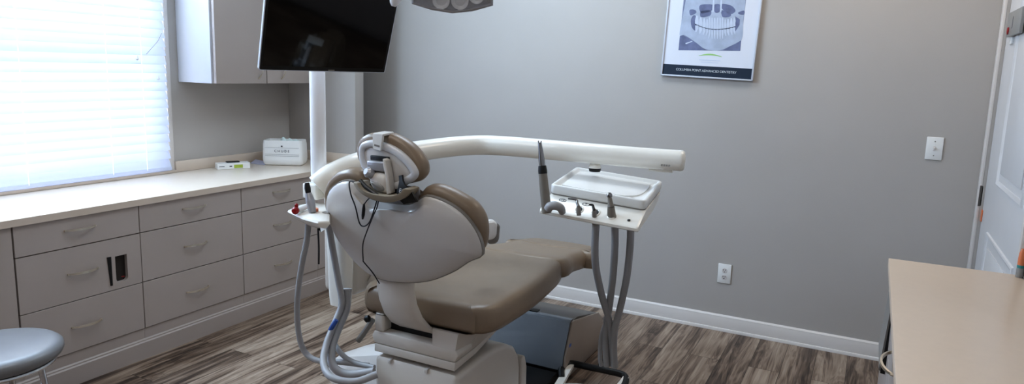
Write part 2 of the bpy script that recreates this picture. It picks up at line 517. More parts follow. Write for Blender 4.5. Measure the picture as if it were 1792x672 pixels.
for dz in (-0.021, 0.019):
    bm = newbm()
    dome(bm, rrect(0.030, 0.030, 0.013), [(0, 1, 0), (0.001, 1, 0.002)], frame((-0.692, YW-0.007, 0.347+dz), (1, 0, 0), (0, 0, 1)), k=1)
    r_ = mk('receptacle', bm, M['trim'], ou)
    bm = newbm()
    for dx in (-0.006, 0.006): box(bm, -0.692+dx-0.0013, YW-0.0097, 0.347+dz, -0.692+dx+0.0013, YW-0.0088, 0.347+dz+0.009)
    lathe(bm, [(0.003, 0.0018), (0.003, 0.0026)], (-0.692, YW-0.007, 0.347+dz-0.007), (0, -1, 0), 10)
    mk('slots', bm, M['black'], r_)

# ------------------------------------------------------------------ left run of cabinets
CF = -3.155
CZ0, CZ1 = 0.160, 0.787
rows = [(0.652, CZ1), (0.400, 0.648), (CZ0, 0.396)]
HZ = [0.730, 0.528, 0.277]
def bow_handle(y, z, x, w=0.070, out=0.026, sgn=1):
    """brushed arched pull, horizontal along Y, standing out of the face at x"""
    b = newbm()
    n = 12
    rings = []
    for i in range(n+1):
        t = -1+2*i/n
        yy = y+w*t
        xx = x+sgn*(0.003+out*(1-t*t)**0.8)
        hh = 0.006-0.002*abs(t); tt = 0.0028
        rings.append([(xx-sgn*tt, yy, z-hh), (xx+sgn*tt, yy, z-hh*0.8), (xx+sgn*tt, yy, z+hh*0.8), (xx-sgn*tt, yy, z+hh)])
    loft(b, rings)
    for s in (-1, 1):
        tube(b, [(x, y+s*w*0.97, z), (x+sgn*0.008, y+s*w*0.96, z)], 0.0045, 8, smooth=False)
    return b
names = ['grey three drawer base cabinet with a small dark opening in its middle drawer',
         'grey three drawer base cabinet in the middle of the row under the window',
         'grey three drawer base cabinet at the far end, partly hidden by hanging hoses']
ends = [(1.580, 2.148), (2.148, 2.775), (2.775, 3.385)]
for ci, (y0, y1) in enumerate(ends):
    t = thing('drawer_cabinet', ((XL+CF)/2, (y0+y1)/2, 0), names[ci], 'cabinet', 'three drawer base cabinets')
    b = newbm(); box(b, XL+0.002, y0+0.001, 0.0, CF-0.021, y1-0.001, CZ1)
    mk('carcass', b, M['cabdark'], t)
    b = newbm(); box(b, CF-0.022, y0+0.0005, 0.105, CF-0.008, y1-0.0005, CZ0-0.004); mk('toe_panel', b, M['cab'], t)
    for ri, (z0, z1) in enumerate(rows):
        b = newbm()
        if ci == 0 and ri == 1:
            hy0, hy1, hz0, hz1 = 2.014, 2.074, 0.432, 0.561
            box(b, CF-0.02, y0+0.002, z0, CF, hy0, z1); box(b, CF-0.02, hy1, z0, CF, y1-0.002, z1)
            box(b, CF-0.02, hy0, z0, CF, hy1, hz0); box(b, CF-0.02, hy0, hz1, CF, hy1, z1)
            bmesh.ops.remove_doubles(b, verts=b.verts[:], dist=1e-5)
            for s, yc in ((1, hy0), (-1, hy1)):   # rounded lower corners
                pts = [(yc, hz0)]+[(yc+s*0.018*(1-math.sin(R(a))), hz0+0.018*(1-math.cos(R(a)))) for a in range(0, 91, 15)]
                prism(b, pts, CF-0.02, CF-0.0002, 'x')
        else:
            box(b, CF-0.02, y0+0.002, z0, CF, y1-0.002, z1, 0.0012, 1)
        dr = mk('drawer', b, M['cab'], t, fix=not (ci == 0 and ri == 1))
        mk('handle', bow_handle((y0+y1)/2+(-0.005 if ci == 0 else 0.0), HZ[ri], CF), M['nickel'], dr)
        if ci == 0 and ri == 1:
            b = newbm()
            # the cup behind the opening, rounded at the bottom
            o_ = [(hy0-0.001, hz1+0.001), (hy0-0.001, hz0+0.02), (hy0+0.006, hz0+0.004), (hy0+0.02, hz0-0.001), (hy1-0.02, hz0-0.001), (hy1-0.006, hz0+0.004), (hy1+0.001, hz0+0.02), (hy1+0.001, hz1+0.001)]
            loft(b, [[(CF-0.0205, p[0], p[1]) for p in o_], [(CF-0.07, p[0], p[1]) for p in o_]], cap0=False)
            mk('recess_cup', b, M['recess'], dr, fix=False)
            b = newbm(); tube(b, [(CF-0.03, hy0+0.022, hz0+0.045), (CF-0.025, hy0+0.034, hz0+0.02), (CF-0.02, hy1-0.006, hz0+0.014)], 0.003, 8)
            mk('red_cord', b, M['red'], dr)
            b = newbm(); prism(b, [(1.974, 0.566), (1.993, 0.565), (1.993, 0.424), (1.983, 0.424)], CF-0.001, CF+0.004, 'x'); mk('black_strip', b, M['black'], dr)

for (y0, y1, lb) in ((0.75, 1.580, 'plain grey cabinet panel beside the stool at the left end of the row'), (3.385, 3.746, 'plain grey cabinet end unit behind the hanging hoses at the far corner')):
    t = thing('base_cabinet', ((XL+CF)/2, (y0+y1)/2, 0), lb, 'cabinet')
    b = newbm(); box(b, XL+0.002, y0+0.001, 0.0, CF-0.021, y1-0.001, CZ1); mk('carcass', b, M['cabdark'], t)
    b = newbm(); box(b, CF-0.020, y0+0.002, CZ0, CF-0.002, y1-0.004, CZ1, 0.001, 1); mk('door', b, M['cab'], t)
    b = newbm(); box(b, CF-0.022, y0+0.0005, 0.105, CF-0.008, y1-0.0005, CZ0-0.004); mk('toe_panel', b, M['cab'], t)
# board along the toe
prof = [(CF-0.020, 0.0), (CF+0.002, 0.0), (CF+0.002, 0.086), (CF-0.003, 0.092), (CF-0.003, 0.098), (CF-0.010, 0.106), (CF-0.020, 0.106)]
b = newbm(); loft(b, [[(p[0], 0.75, p[1]) for p in prof], [(p[0], 3.748, p[1]) for p in prof]]); struct('baseboard_cabinets', b, M['cab'])

# worktop with splash
wt = thing('countertop', (-3.45, 2.2, 0.787), 'long cream laminate countertop under the window with an upstand in the corner', 'countertop')
b = newbm(); box(b, XL+0.001, 0.74, 0.789, -3.140, 3.749, 0.822, 0.002, 2); mk('worktop', b, M['counter'], wt)
b = newbm(); box(b, XL+0.0005, WY1+0.019, 0.8225, XL+0.018, 3.749, 0.888, 0.002); box(b, XL+0.018, 3.731, 0.8225, -3.143, 3.7495, 0.888, 0.002); mk('splash', b, M['counter_edge'], wt)
b = newbm(); box(b, XL+0.001, 0.745, 0.8225, XL+0.028, WY1+0.017, 0.8385, 0.002); mk('sill_strip', b, M['counter_edge'], wt)
b = newbm(); box(b, -3.1402, 0.741, 0.790, -3.1392, 3.748, 0.820); mk('edge_band', b, M['counter_edge'], wt)

# wall cabinet
wc = thing('wall_cabinet', (-3.58, 3.3, 1.367), 'grey wall cabinet with a pale end panel hanging beside the window', 'cabinet')
b = newbm(); box(b, XL+0.002, 2.872, 1.367, -3.442, 3.748, 2.30); mk('carcass', b, M['cab'], wc)
b = newbm(); box(b, XL+0.002, 2.856, 1.367, -3.460, 2.8725, 2.30, 0.001); mk('end_panel', b, M['cabside_lit'], wc)
for (y0, y1) in ((2.856, 3.238), (3.243, 3.625)):
    b = newbm(); box(b, -3.440, y0+0.001, 1.367, -3.420, y1, 2.30, 0.0015); dd = mk('door', b, M['cab'], wc)
    hy = 3.171 if y0 < 3 else 3.36
    b = newbm()
    pts = []
    for i in range(9):
        t_ = -1+2*i/8
        pts.append((-3.418+0.026*(1-t_*t_), hy+0.012*(1-t_*t_)*(1 if y0 < 3 else 1), 1.448+0.052*t_))
    tube(b, pts, 0.0038, 8, smooth=False); mk('handle', b, M['nickel'], dd)
b = newbm(); box(b, -3.440, 3.627, 1.367, -3.422, 3.748, 2.30, 0.001); mk('filler', b, M['cab'], wc)

# ------------------------------------------------------------------ things on the worktop
CT = 0.8222
# tissue / wipe box, printed front turned to the room
tb = thing('wipe_box', (-3.4457, 3.4071, 0.8220), 'white open box with printed lines and tissues standing on the counter in the corner', 'box')
F0 = Vector((-3.5616, 3.3340, 0.8235)); F1 = Vector((-3.3579, 3.4473, 0.8235))
ux = (F1-F0).normalized(); uy = Vector((-ux.y, ux.x, 0))
W = (F1-F0).length; D_ = 0.150; KZ = 1.40
MT = frame(F0, ux, uy)
b = newbm()
def ringat(z, ins, rr):
    return [MT @ Vector((p[0], p[1], z*KZ)) for p in rrect(W+0.03-2*ins, D_-2*ins, rr, 5, W/2, D_/2)]
loft(b, [ringat(0.0, 0.012, 0.02), ringat(0.008, 0.002, 0.025), ringat(0.03, -0.002, 0.025), ringat(0.06, 0.0, 0.022), ringat(0.100, 0.002, 0.02), ringat(0.118, 0.006, 0.02),
         ringat(0.118, 0.011, 0.016), ringat(0.050, 0.014, 0.014)])
mk('box_body', b, M['white'], tb, sharp=50)
fm = MT @ Matrix.Translation((0, 0.0005, 0)) @ Matrix.Rotation(R(90), 4, 'X')
b = newbm()
for z in (0.118, 0.074, 0.064): flat(b, [(0.005, z-0.0006), (W-0.004, z-0.0006), (W-0.004, z+0.0006), (0.005, z+0.0006)], fm, 0.0036)
hc = (W*0.5, 0.129)
flat(b, [(hc[0]+0.006*math.cos(a*0.5236), hc[1]+0.005*math.sin(a*0.5236)) for a in range(12)], fm, 0.0036)
mk('printed_lines', b, M['ink'], tb)
b = text_bm('C H U D E', 0.022, fm @ Matrix.Translation((W*0.5, 0.096, 0.0038))); mk('lettering', b, M['ink'], tb)
b = newbm()
for i in range(3):
    c0 = MT @ Vector((W*(0.45+0.18*i), D_*0.5, 0.145))
    n = 9
    rings = []
    for (rad, h, w_) in ((0.030, -0.03, 0.0), (0.036, 0.005, 0.4), (0.026, 0.018, 0.5), (0.010, 0.034-0.006*i, 0.6), (0.004, 0.038-0.006*i, 0.2)):
        rings.append([c0+Vector((rad*(1+0.3*w_*math.sin(3*a+i))*math.cos(a), rad*0.6*(1+0.3*w_*math.cos(2*a))*math.sin(a), h)) for a in [2*math.pi*s/n for s in range(n)]])
    loft(b, rings)
mk('tissues', b, M['tissue'], tb)
# small packets
pk = thing('medicine_box', (-3.5767, 3.0985, 0.8220), 'small flat white carton with a lime green label lying on the counter', 'box')
A0 = Vector((-3.6317, 3.0179, 0.8225)); A1 = Vector((-3.5372, 3.1915, 0.8225)); ux = (A1-A0).normalized(); MT2 = frame(A0, ux, Vector((-ux.y, ux.x, 0))); L2 = (A1-A0).length
b = newbm(); box(b, 0, 0, 0, L2, 0.075, 0.036, 0.0015, 1, mtx=MT2); mk('carton', b, M['white'], pk)
fm2 = MT2 @ Matrix.Rotation(R(90), 4, 'X')
b = newbm(); flat(b, [(L2*0.50, 0.005), (L2*0.77, 0.005), (L2*0.77, 0.026), (L2*0.50, 0.026)], fm2, 0.0005); mk('green_label', b, M['lime'], pk)
b = newbm()
flat(b, [(L2*0.05, 0.016), (L2*0.21, 0.016), (L2*0.21, 0.020), (L2*0.05, 0.020)], fm2, 0.0005)
mk('print', b, M['ink'], pk)
b = newbm(); flat(b, [(L2*0.36, 0.014), (L2*0.44, 0.014), (L2*0.44, 0.021), (L2*0.36, 0.021)], fm2, 0.0005); mk('small_print', b, M['ink'], pk)
b = newbm(); box(b, L2*0.32, 0.035, 0.0362, L2*0.72, 0.072, 0.0425, 0.0012, 1, mtx=MT2)
mk('phone', b, M['black'], label='small dark flat case lying on top of the white carton', cat='case')
A0 = Vector((-3.7006, 3.3401, 0.8222)); A1 = Vector((-3.5289, 3.3374, 0.8222)); ux = (A1-A0).normalized(); MT3 = frame(A0, ux, Vector((-ux.y, ux.x, 0)))
b = newbm()
loft(b, [[MT3 @ Vector((x, y, z+h)) for x, y, z in ((0, 0.0, 0.0), (0.13, 0.0, 0.0), (0.13, 0.05, 0.0), (0.0, 0.05, 0.0))] for h in (0.0005, 0.0025)] + [[MT3 @ Vector((x, y, z)) for x, y, z in ((0.004, 0.004, 0.006), (0.12, 0.006, 0.004), (0.11, 0.046, 0.016), (0.0, 0.046, 0.024))]])
mk('folded_leaflet', b, M['paper'], label='folded pale lilac leaflet between the carton and the wipe box', cat='leaflet')

# ------------------------------------------------------------------ picture on the main wall
PW, PH = 0.522, 0.68
pic = thing('picture_frame', (-0.88, YW, 1.48), 'silver framed jaw x-ray poster with a navy band hanging on the grey wall', 'picture')
PM = Matrix.Translation((-1.142, YW-0.022, 1.489)) @ Matrix.Rotation(R(1.9), 4, 'Y') @ frame((0, 0, 0), (1, 0, 0), (0, 0.012, 1))
b = newbm()
for a in ((0, 0, PW, 0.009), (0, PH-0.009, PW, PH), (0, 0.0, 0.009, PH), (PW-0.009, 0.0, PW, PH)):
    box(b, a[0], a[1], -0.018, a[2], a[3], 0.004, 0.002, 2, mtx=PM)
mk('frame', b, M['bezel'], pic)
b = newbm(); box(b, 0.004, 0.004, -0.016, PW-0.004, PH-0.004, -0.004, mtx=PM); po = mk('poster', b, M['poster'], pic)
b = newbm(); flat(b, [(0.009, 0.009), (PW-0.009, 0.009), (PW-0.009, 0.068), (0.009, 0.068)], PM, -0.0034); mk('navy_band', b, M['navy'], po)
b = text_bm('COLUMBIA POINT ADVANCED DENTISTRY', 0.0188, PM @ Matrix.Translation((0.258, 0.041, -0.0030)), spacing=0.93)
mk('lettering', b, M['inkl'], po)
b = newbm()
arc = [(0.21+0.13*t, 0.126+0.013*math.sin(math.pi*t)) for t in [i/12 for i in range(13)]]
arc2 = [(0.21+0.13*t, 0.124+0.006*math.sin(math.pi*t)) for t in [i/12 for i in range(13)]]
flat(b, arc+list(reversed(arc2)), PM, -0.0034); mk('green_swoosh', b, M['green'], po)
b = newbm()
flat(b, [(0.215, 0.100), (0.335, 0.100), (0.335, 0.104), (0.215, 0.104)], PM, -0.0034)
flat(b, [(0.225, 0.088), (0.325, 0.088), (0.325, 0.091), (0.225, 0.091)], PM, -0.0034)
mk('logo_print', b, M['xlight'], po)
XU0, XV0 = 0.090, 0.150
def xr(x, y):
    return (XU0+(x-(215+(640-y)*0.109))*0.000428, XV0+(640+(x-215)*0.037-y)*0.000428)
b = newbm()
def lay(pts, mi, h, k=1): flat(b, [xr(*p) for p in (smooth_closed([(*p, 0) for p in pts], k) if k > 1 else pts)] if k == 1 else [xr(p.x, p.y) for p in smooth_closed([(*p, 0) for p in pts], k)], PM, -0.0036+h, mi)
lay([(215, 640), (1022, 640), (1130, -330), (325, -330)], 0, 0.0)
# skull mass, jaw
lay([(232, 430), (300, 440), (450, 535), (560, 615), (690, 640), (800, 626), (900, 578), (1042, 500), (1060, 250), (1080, 120), (1080, -60), (1000, -200), (720, -260), (400, -200), (330, -60), (290, 120)], 1, 0.0003, 5)
# dark rami either side of the teeth
lay([(420, 180), (385, 240), (395, 330), (440, 380), (470, 330), (440, 250), (460, 200)], 2, 0.0006, 5)
lay([(960, 200), (1020, 240), (1015, 310), (965, 390), (945, 330), (970, 260)], 2, 0.0006)
# sinuses
for q in ([(500, 60), (560, 40), (680, 50), (680, 110), (540, 160), (505, 130)], [(790, 40), (900, 60), (950, 100), (960, 140), (900, 170), (800, 110)], [(690, 50), (770, 50), (760, 140), (700, 145)], [(520, 130), (640, 120), (640, 185), (520, 205)], [(790, 120), (900, 165), (890, 205), (800, 205)], [(370, 110), (440, 110), (455, 150), (380, 180)], [(1000, 150), (1070, 130), (1070, 180), (1010, 175)]):
    lay(q, 2, 0.0006, 5)
lay([(680, -100), (698, -100), (690, 140), (665, 140)], 3, 0.0008)
lay([(775, -100), (800, -100), (785, 140), (765, 140)], 3, 0.0008)
lay([(224, 560), (236, 450), (280, 440), (340, 475), (400, 510), (450, 542), (500, 576), (545, 612), (560, 638), (217, 638)], 2, 0.0006)
lay([(800, 638), (840, 610), (900, 580), (970, 545), (1036, 505), (1024, 640)], 2, 0.0006)
lay([(310, 545), (400, 515), (405, 525), (315, 560)], 3, 0.0008)
def smile(x): return 288+78*(1-((x-720)/290)**2) if x < 720 else 366-36*((x-720)/240)**2
xs = [438, 490, 540, 582, 616, 648, 680, 716, 752, 784, 815, 850, 890, 930, 965]
for i in range(14):
    x0, x1 = xs[i]+2, xs[i+1]-2
    yb = smile((x0+x1)/2)-5
    hgt = 95+ (50 if 4 <= i <= 9 else 20)
    lay([(x0, yb), (x1, yb), (x1, yb-hgt*0.45), (x0+(x1-x0)*0.75, yb-hgt), (x0+(x1-x0)*0.3, yb-hgt), (x0, yb-hgt*0.45)], 3, 0.0010)
    yt = smile((x0+x1)/2)+8
    hg = 85+(30 if 4 <= i <= 9 else 0)
    sl_ = -14 if i < 5 else (10 if i > 9 else 0)
    lay([(x0+3, yt), (x1-3, yt), (x1-3, yt+hg*0.45), (x0+(x1-x0)*0.65+sl_, yt+hg), (x0+(x1-x0)*0.4+sl_, yt+hg), (x0+3, yt+hg*0.45)], 3, 0.0010)
pts = [(x, smile(x)-3) for x in range(436, 970, 22)]
for i in range(len(pts)-1):
    w_ = 5 if i % 2 else 8
    lay([pts[i], pts[i+1], (pts[i+1][0], pts[i+1][1]+w_), (pts[i][0], pts[i][1]+w_)], 4, 0.0012)
mk('xray_print', b, [M['xdark'], M['xmid'], M['xshade'], M['xlight'], M['xblack']], po, fix=False)

# ------------------------------------------------------------------ right hand counter
rc = thing('side_cabinet', (0.30, 1.4, 0), 'grey base cabinet under the beige counter at the right edge', 'cabinet')
b = newbm(); box(b, 0.127, 0.12, 0.10, XR-0.001, 2.812, 0.828); box(b, 0.17, 0.12, 0, XR-0.001, 2.80, 0.102); mk('carcass', b, M['cab'], rc)
RF = 0.108
for (y0, y1) in ((2.30, 2.812), (1.72, 2.295), (1.08, 1.715), (0.12, 1.075)):
    b = newbm(); box(b, RF, y0, 0.68, RF+0.018, y1, 0.822, 0.0012, 1); dr = mk('drawer', b, M['cab'], rc)
    if y0 < 2.2:
        mk('handle', bow_handle((y0+y1)/2, 0.768, RF, 0.085, 0.026, -1), M['nickel'], dr)
    b = newbm(); box(b, RF, y0, 0.10, RF+0.018, y1, 0.676, 0.0012, 1); do = mk('door', b, M['cab'], rc)
    if y0 > 2.2:
        b = newbm(); prism(b, [(RF-0.006, 0.792), (RF-0.0005, 0.792), (RF-0.0005, 0.60), (RF-0.014, 0.60), (RF-0.018, 0.605)], 2.375, 2.62, 'y')
        mk('waste_flap', b, M['gray'], dr)
        b = newbm(); prism(b, [(RF-0.002, 0.785), (RF-0.0005, 0.790), (RF-0.0005, 0.598), (RF-0.0135, 0.600)], 2.36, 2.3745, 'y'); mk('flap_edge', b, M['black'], dr)
    else:
        mk('handle', bow_handle((y0+y1)/2, 0.60, RF, 0.085, 0.026, -1), M['nickel'], do)
b = newbm(); box(b, 0.097, 0.10, 0.830, XR-0.0005, 2.832, 0.860, 0.002, 2)
mk('side_countertop', b, M['counter_warmlit'], label='bare beige laminate countertop in the right foreground', cat='countertop')
cp = thing('marker_bottle', (0.483, 2.80, 0.8602), 'slim grey bottle with teal band and orange cap at the back of the right counter', 'bottle')
b = newbm(); lathe(b, [(0.0105, 0.0), (0.011, 0.002), (0.0105, 0.030), (0.010, 0.032)], (0.4835, 2.80, 0.8604)); mk('body', b, M['plaque'], cp)
b = newbm(); lathe(b, [(0.0100, 0.0), (0.0104, 0.002), (0.0104, 0.008), (0.0100, 0.010)], (0.4835, 2.80, 0.8604+0.032)); mk('band', b, M['teal'], cp)
b = newbm(); lathe(b, [(0.0098, 0.0), (0.0098, 0.02), (0.0085, 0.040), (0.005, 0.052), (0.004, 0.056)], (0.4835, 2.80, 0.8604+0.042)); mk('cap', b, M['orange'], cp)

# ------------------------------------------------------------------ stool at the lower left
st = thing('stool', (-2.630, 1.235, 0), 'round grey cushioned stool on chrome legs in the bottom left corner', 'stool')
SX, SY, SZ = -2.632, 1.232, 0.502
b = newbm(); lathe(b, [(0.0, -0.050), (0.150, -0.050), (0.178, -0.046), (0.197, -0.034), (0.203, -0.020), (0.200, -0.006), (0.188, 0.004), (0.165, 0.010), (0.10, 0.015), (0.0, 0.017)], (SX, SY, SZ-0.012), seg=48); mk('seat', b, M['vinyl2'], st, sharp=60)
b = newbm()
N_ = 40
rings = []
for i in range(N_+1):
    a = 2*math.pi*i/N_
    c = Vector((SX+0.172*math.cos(a), SY+0.172*math.sin(a), SZ-0.069)); e = Vector((math.cos(a), math.sin(a), 0))
    rings.append([c+e*0.008*math.cos(q)+Vector((0, 0, 0.008*math.sin(q))) for q in [2*math.pi*s/8 for s in range(8)]])
loft(b, rings, False, False); mk('ring', b, M['chrome'], st)
for a in (22, 82, 142, 202, 262, 322):
    if a in (82, 262): continue
    ca, sa = math.cos(R(a)), math.sin(R(a))
    b = newbm(); tube(b, [(SX+0.165*ca, SY+0.165*sa, SZ-0.065), (SX+0.19*ca, SY+0.19*sa, 0.25), (SX+0.215*ca, SY+0.215*sa, 0.004)], 0.0105, 12, smooth=False); lg = mk('leg', b, M['chrome'], st)
    b = newbm(); lathe(b, [(0.015, 0.0), (0.015, 0.02), (0.012, 0.024)], (SX+0.2155*ca, SY+0.2155*sa, 0.0)); mk('rubber_foot', b, M['black'], lg)
b = newbm()
rings = []
for i in range(N_+1):
    a = 2*math.pi*i/N_
    c = Vector((SX+0.195*math.cos(a), SY+0.195*math.sin(a), 0.2)); e = Vector((math.cos(a), math.sin(a), 0))
    rings.append([c+e*0.007*math.cos(q)+Vector((0, 0, 0.007*math.sin(q))) for q in [2*math.pi*s/8 for s in range(8)]])
loft(b, rings, False, False); mk('foot_ring', b, M['chrome'], st)

# ------------------------------------------------------------------ dental chair
CX = -1.345
ch = thing('dental_chair', (CX, 2.3, 0), 'tan and grey dental treatment chair in the middle of the room', 'dental chair')
# base pedestal with domed side cover
b = newbm()
prof = [(1.955, 0.0), (1.955, 0.424), (1.965, 0.437), (2.06, 0.444), (2.16, 0.449), (2.25, 0.446), (2.33, 0.430), (2.40, 0.395), (2.44, 0.345), (2.455, 0.29), (2.462, 0.0)]
prism(b, prof, -1.556, -1.195, 'x')
bevel_all(b, 0.022, 4, 55)
bs = mk('pedestal', b, M['beige'], ch, sharp=40)
b = newbm(); prism(b, [(2.468, 0.0), (2.460, 0.29), (2.470, 0.325), (2.490, 0.326), (2.510, 0.27), (2.518, 0.0)], -1.545, -1.192, 'x'); bevel_all(b, 0.008, 3, 40); mk('front_cover', b, M['beige'], ch)
b = newbm()
b.free()
for x in (-1.49, -1.33):
    b = newbm(); box(b, x, 1.950, 0.426, x+0.012, 1.972, 0.4405, 0.001); mk('notch_tab', b, M['shell'], bs)
b = newbm(); box(b, -1.49, 2.02, 0.43, -1.27, 2.30, 0.49); mk('lift_column', b, M['black'], ch)
b = newbm(); box(b, -1.60, 2.40, 0.0, -1.24, 2.96, 0.055, 0.006); mk('floor_shadow_slab', b, M['black'], ch)  # black slab drawn for the floor shadow under the chair
# side flange on the floor to the left
b = newbm()
def fl(x, y0, y1, h):
    return [(x, y0, 0.0), (x, y0, h*0.55), (x, y0+0.03, h*0.9), (x, y0+0.08, h), (x, y1-0.08, h), (x, y1-0.03, h*0.9), (x, y1, h*0.55), (x, y1, 0)]
loft(b, [fl(-1.54, 2.28, 2.64, 0.35), fl(-1.80, 2.32, 2.62, 0.27), fl(-2.05, 2.38, 2.60, 0.175), fl(-2.18, 2.41, 2.57, 0.115), fl(-2.225, 2.44, 2.54, 0.075)])
mk('side_flange', b, M['shell'], ch, sharp=40)
# seat frame
b = newbm()
def fs(y, zb, zt, bl_, br_, tl_, tr_):
    zm = zb*0.45+zt*0.55
    return [(bl_, y, zb), (br_, y, zb), (br_*0.55+tr_*0.45+0.012, y, zm), (tr_, y, zt), (tl_, y, zt), (bl_*0.55+tl_*0.45-0.012, y, zm)]
loft(b, [fs(1.955, 0.489, 0.537, -1.556, -1.206, -1.556, -1.204), fs(2.050, 0.4935, 0.537, -1.556, -1.206, -1.56, -1.200),
         fs(2.053, 0.4937, 0.592, -1.556, -1.206, -1.575, -1.180), fs(2.12, 0.499, 0.592, -1.556, -1.206, -1.60, -1.135), fs(2.22, 0.512, 0.591, -1.556, -1.206, -1.612, -1.112),
         fs(2.40, 0.533, 0.588, -1.55, -1.206, -1.612, -1.105), fs(2.55, 0.556, 0.588, -1.53, -1.20, -1.60, -1.125), fs(2.70, 0.570, 0.588, -1.50, -1.22, -1.55, -1.18), fs(2.95, 0.555, 0.575, -1.48, -1.24, -1.50, -1.22)])
bevel_all(b, 0.006, 2, 50)
fr = mk('seat_frame', b, M['beige'], ch)
b = newbm()
prism(b, [(1.955, 0.457), (1.955, 0.487), (2.10, 0.495), (2.25, 0.516), (2.40, 0.532), (2.30, 0.515), (2.10, 0.470)], -1.555, -1.206, 'x'); bevel_all(b, 0.003, 2, 50); mk('frame_lip', b, M['beige'], fr)
b = newbm(); box(b, -1.556, 1.9555, 0.536, -1.512, 2.056, 0.606, 0.010, 3); mk('frame_horn', b, M['beige'], fr)
b = newbm(); loft(b, [[(-1.300, y, 0.530), (xr_, y, 0.530), (xr2, y, zt), (-1.300, y, zt)] for y, xr_, xr2, zt in ((1.9555, -1.205, -1.195, 0.594), (1.962, -1.204, -1.190, 0.600), (2.02, -1.200, -1.176, 0.598), (2.07, -1.196, -1.160, 0.594))]); mk('frame_horn', b, M['beige'], fr)
b = newbm(); box(b, -1.515, 2.0, 0.5365, -1.298, 2.055, 0.585); mk('frame_slot', b, M['black'], fr)
# seat cushion
SM = frame((CX-0.017, 1.955, 0.700), (1, 0, 0), (0, 1, -0.016))
SM2 = frame((CX-0.012, 2.795, 0.684), (1, 0, 0), (0, 1, -0.125))
out = [(-0.19, 0.0), (-0.232, 0.008), (-0.263, 0.032), (-0.281, 0.078), (-0.287, 0.15), (-0.284, 0.34), (-0.266, 0.52), (-0.250, 0.64), (-0.236, 0.72), (-0.208, 0.79), (-0.14, 0.818), (0, 0.826)]
out = out+[(-x, y) for x, y in reversed(out[:-1])]
b = newbm()
dome(b, out, [(0.03, 1, -0.098), (0.010, 1, -0.095), (0.001, 1, -0.080), (0.0, 1, -0.058), (0.003, 1, -0.034), (0.007, 1, -0.018), (0.014, 1, -0.008), (0.016, 0.975, -0.003), (0.016, 0.95, 0.0), (0.016, 0.90, 0.002), (0.016, 0.8, 0.001), (0.016, 0.5, -0.006), (0.016, 0.05, -0.010)], SM, k=4)
mk('seat_cushion', b, M['vinyl'], ch, sharp=70)
# leg rest
out2 = [(-0.205, -0.10), (-0.208, 0.11), (-0.206, 0.26), (-0.200, 0.38), (-0.186, 0.445), (-0.14, 0.478), (-0.0, 0.485)]
out2 = out2+[(-x, y) for x, y in reversed(out2[:-1])]
b = newbm()
dome(b, out2, [(0.02, 1, -0.085), (0.006, 1, -0.080), (0.0, 1, -0.060), (0.0, 1, -0.040), (0.006, 1, -0.020), (0.018, 1, -0.006), (0.032, 1, -0.001), (0.032, 0.9, 0.001), (0.032, 0.5, -0.001), (0.032, 0.05, -0.004)], SM2, k=4)
lr = mk('leg_rest', b, M['vinyl'], ch, sharp=70)
out3 = [(-0.2115, 0.245), (-0.2105, 0.32), (-0.204, 0.395), (-0.188, 0.455), (-0.14, 0.486), (0, 0.493)]
out3 = out3+[(-x, y) for x, y in reversed(out3[:-1])]
b = newbm()
dome(b, out3, [(0.004, 1, -0.080), (0.0, 1, -0.060), (0.0, 1, -0.040), (0.005, 1, -0.018), (0.017, 1, -0.004), (0.032, 1, 0.001), (0.032, 0.9, 0.0025), (0.032, 0.5, 0.003), (0.032, 0.05, 0.003)], SM2, k=4)
mk('toe_cover', b, M['vinyl'], lr, sharp=70)
# strap plate from the back into the frame
b = newbm()
rings = []
for (y, z, xa, xb) in ((1.872, 0.785, -1.482, -1.336), (1.868, 0.74, -1.481, -1.334), (1.876, 0.69, -1.478, -1.328), (1.895, 0.64, -1.473, -1.318), (1.925, 0.600, -1.466, -1.306), (1.968, 0.572, -1.460, -1.296), (2.01, 0.565, -1.455, -1.290)):
    rings.append([(xa, y+0.026, z+0.004), (xa, y+0.010, z), (xa+0.010, y+0.001, z-0.002), (xb-0.010, y+0.001, z-0.002), (xb, y+0.010, z), (xb, y+0.026, z+0.004)])
loft(b, rings); mk('back_strut', b, M['beige'], ch, sharp=50)
# backrest
BM = frame((-1.33, 1.87, 0.745), (1, 0, 0), (0, -0.10, 0.355))
sh = [(-0.105, 0.345), (-0.130, 0.372), (-0.150, 0.388), (-0.176, 0.395), (-0.223, 0.381), (-0.266, 0.349), (-0.292, 0.306), (-0.300, 0.255), (-0.289, 0.19), (-0.263, 0.138), (-0.221, 0.084), (-0.183, 0.053), (-0.145, 0.035), (-0.085, 0.030), (0.0, 0.040), (0.076, 0.060), (0.141, 0.090), (0.201, 0.126), (0.249, 0.163), (0.280, 0.180), (0.303, 0.196), (0.306, 0.232), (0.296, 0.27), (0.278, 0.303), (0.252, 0.332), (0.215, 0.356), (0.166, 0.372), (0.126, 0.375), (0.098, 0.360), (0.070, 0.343), (0.040, 0.335), (-0.028, 0.334), (-0.075, 0.336)]
b = newbm()
dome(b, sh, [(0.006, 1, -0.012), (0.001, 1, -0.006), (0.0, 1, 0.0), (0.002, 1, 0.005), (0.008, 1, 0.011), (0.020, 1, 0.018), (0.020, 0.95, 0.022), (0.020, 0.80, 0.030), (0.020, 0.55, 0.038), (0.020, 0.25, 0.042), (0.020, 0.03, 0.043)], BM, k=2)
sho = mk('backrest_shell', b, M['shell'], ch, sharp=60)
b = newbm(); dome(b, sh, [(-0.002, 1, -0.010), (-0.002, 1, 0.002), (0.003, 1, 0.004)], BM, k=2); mk('shell_rim', b, M['gray'], sho, sharp=40)
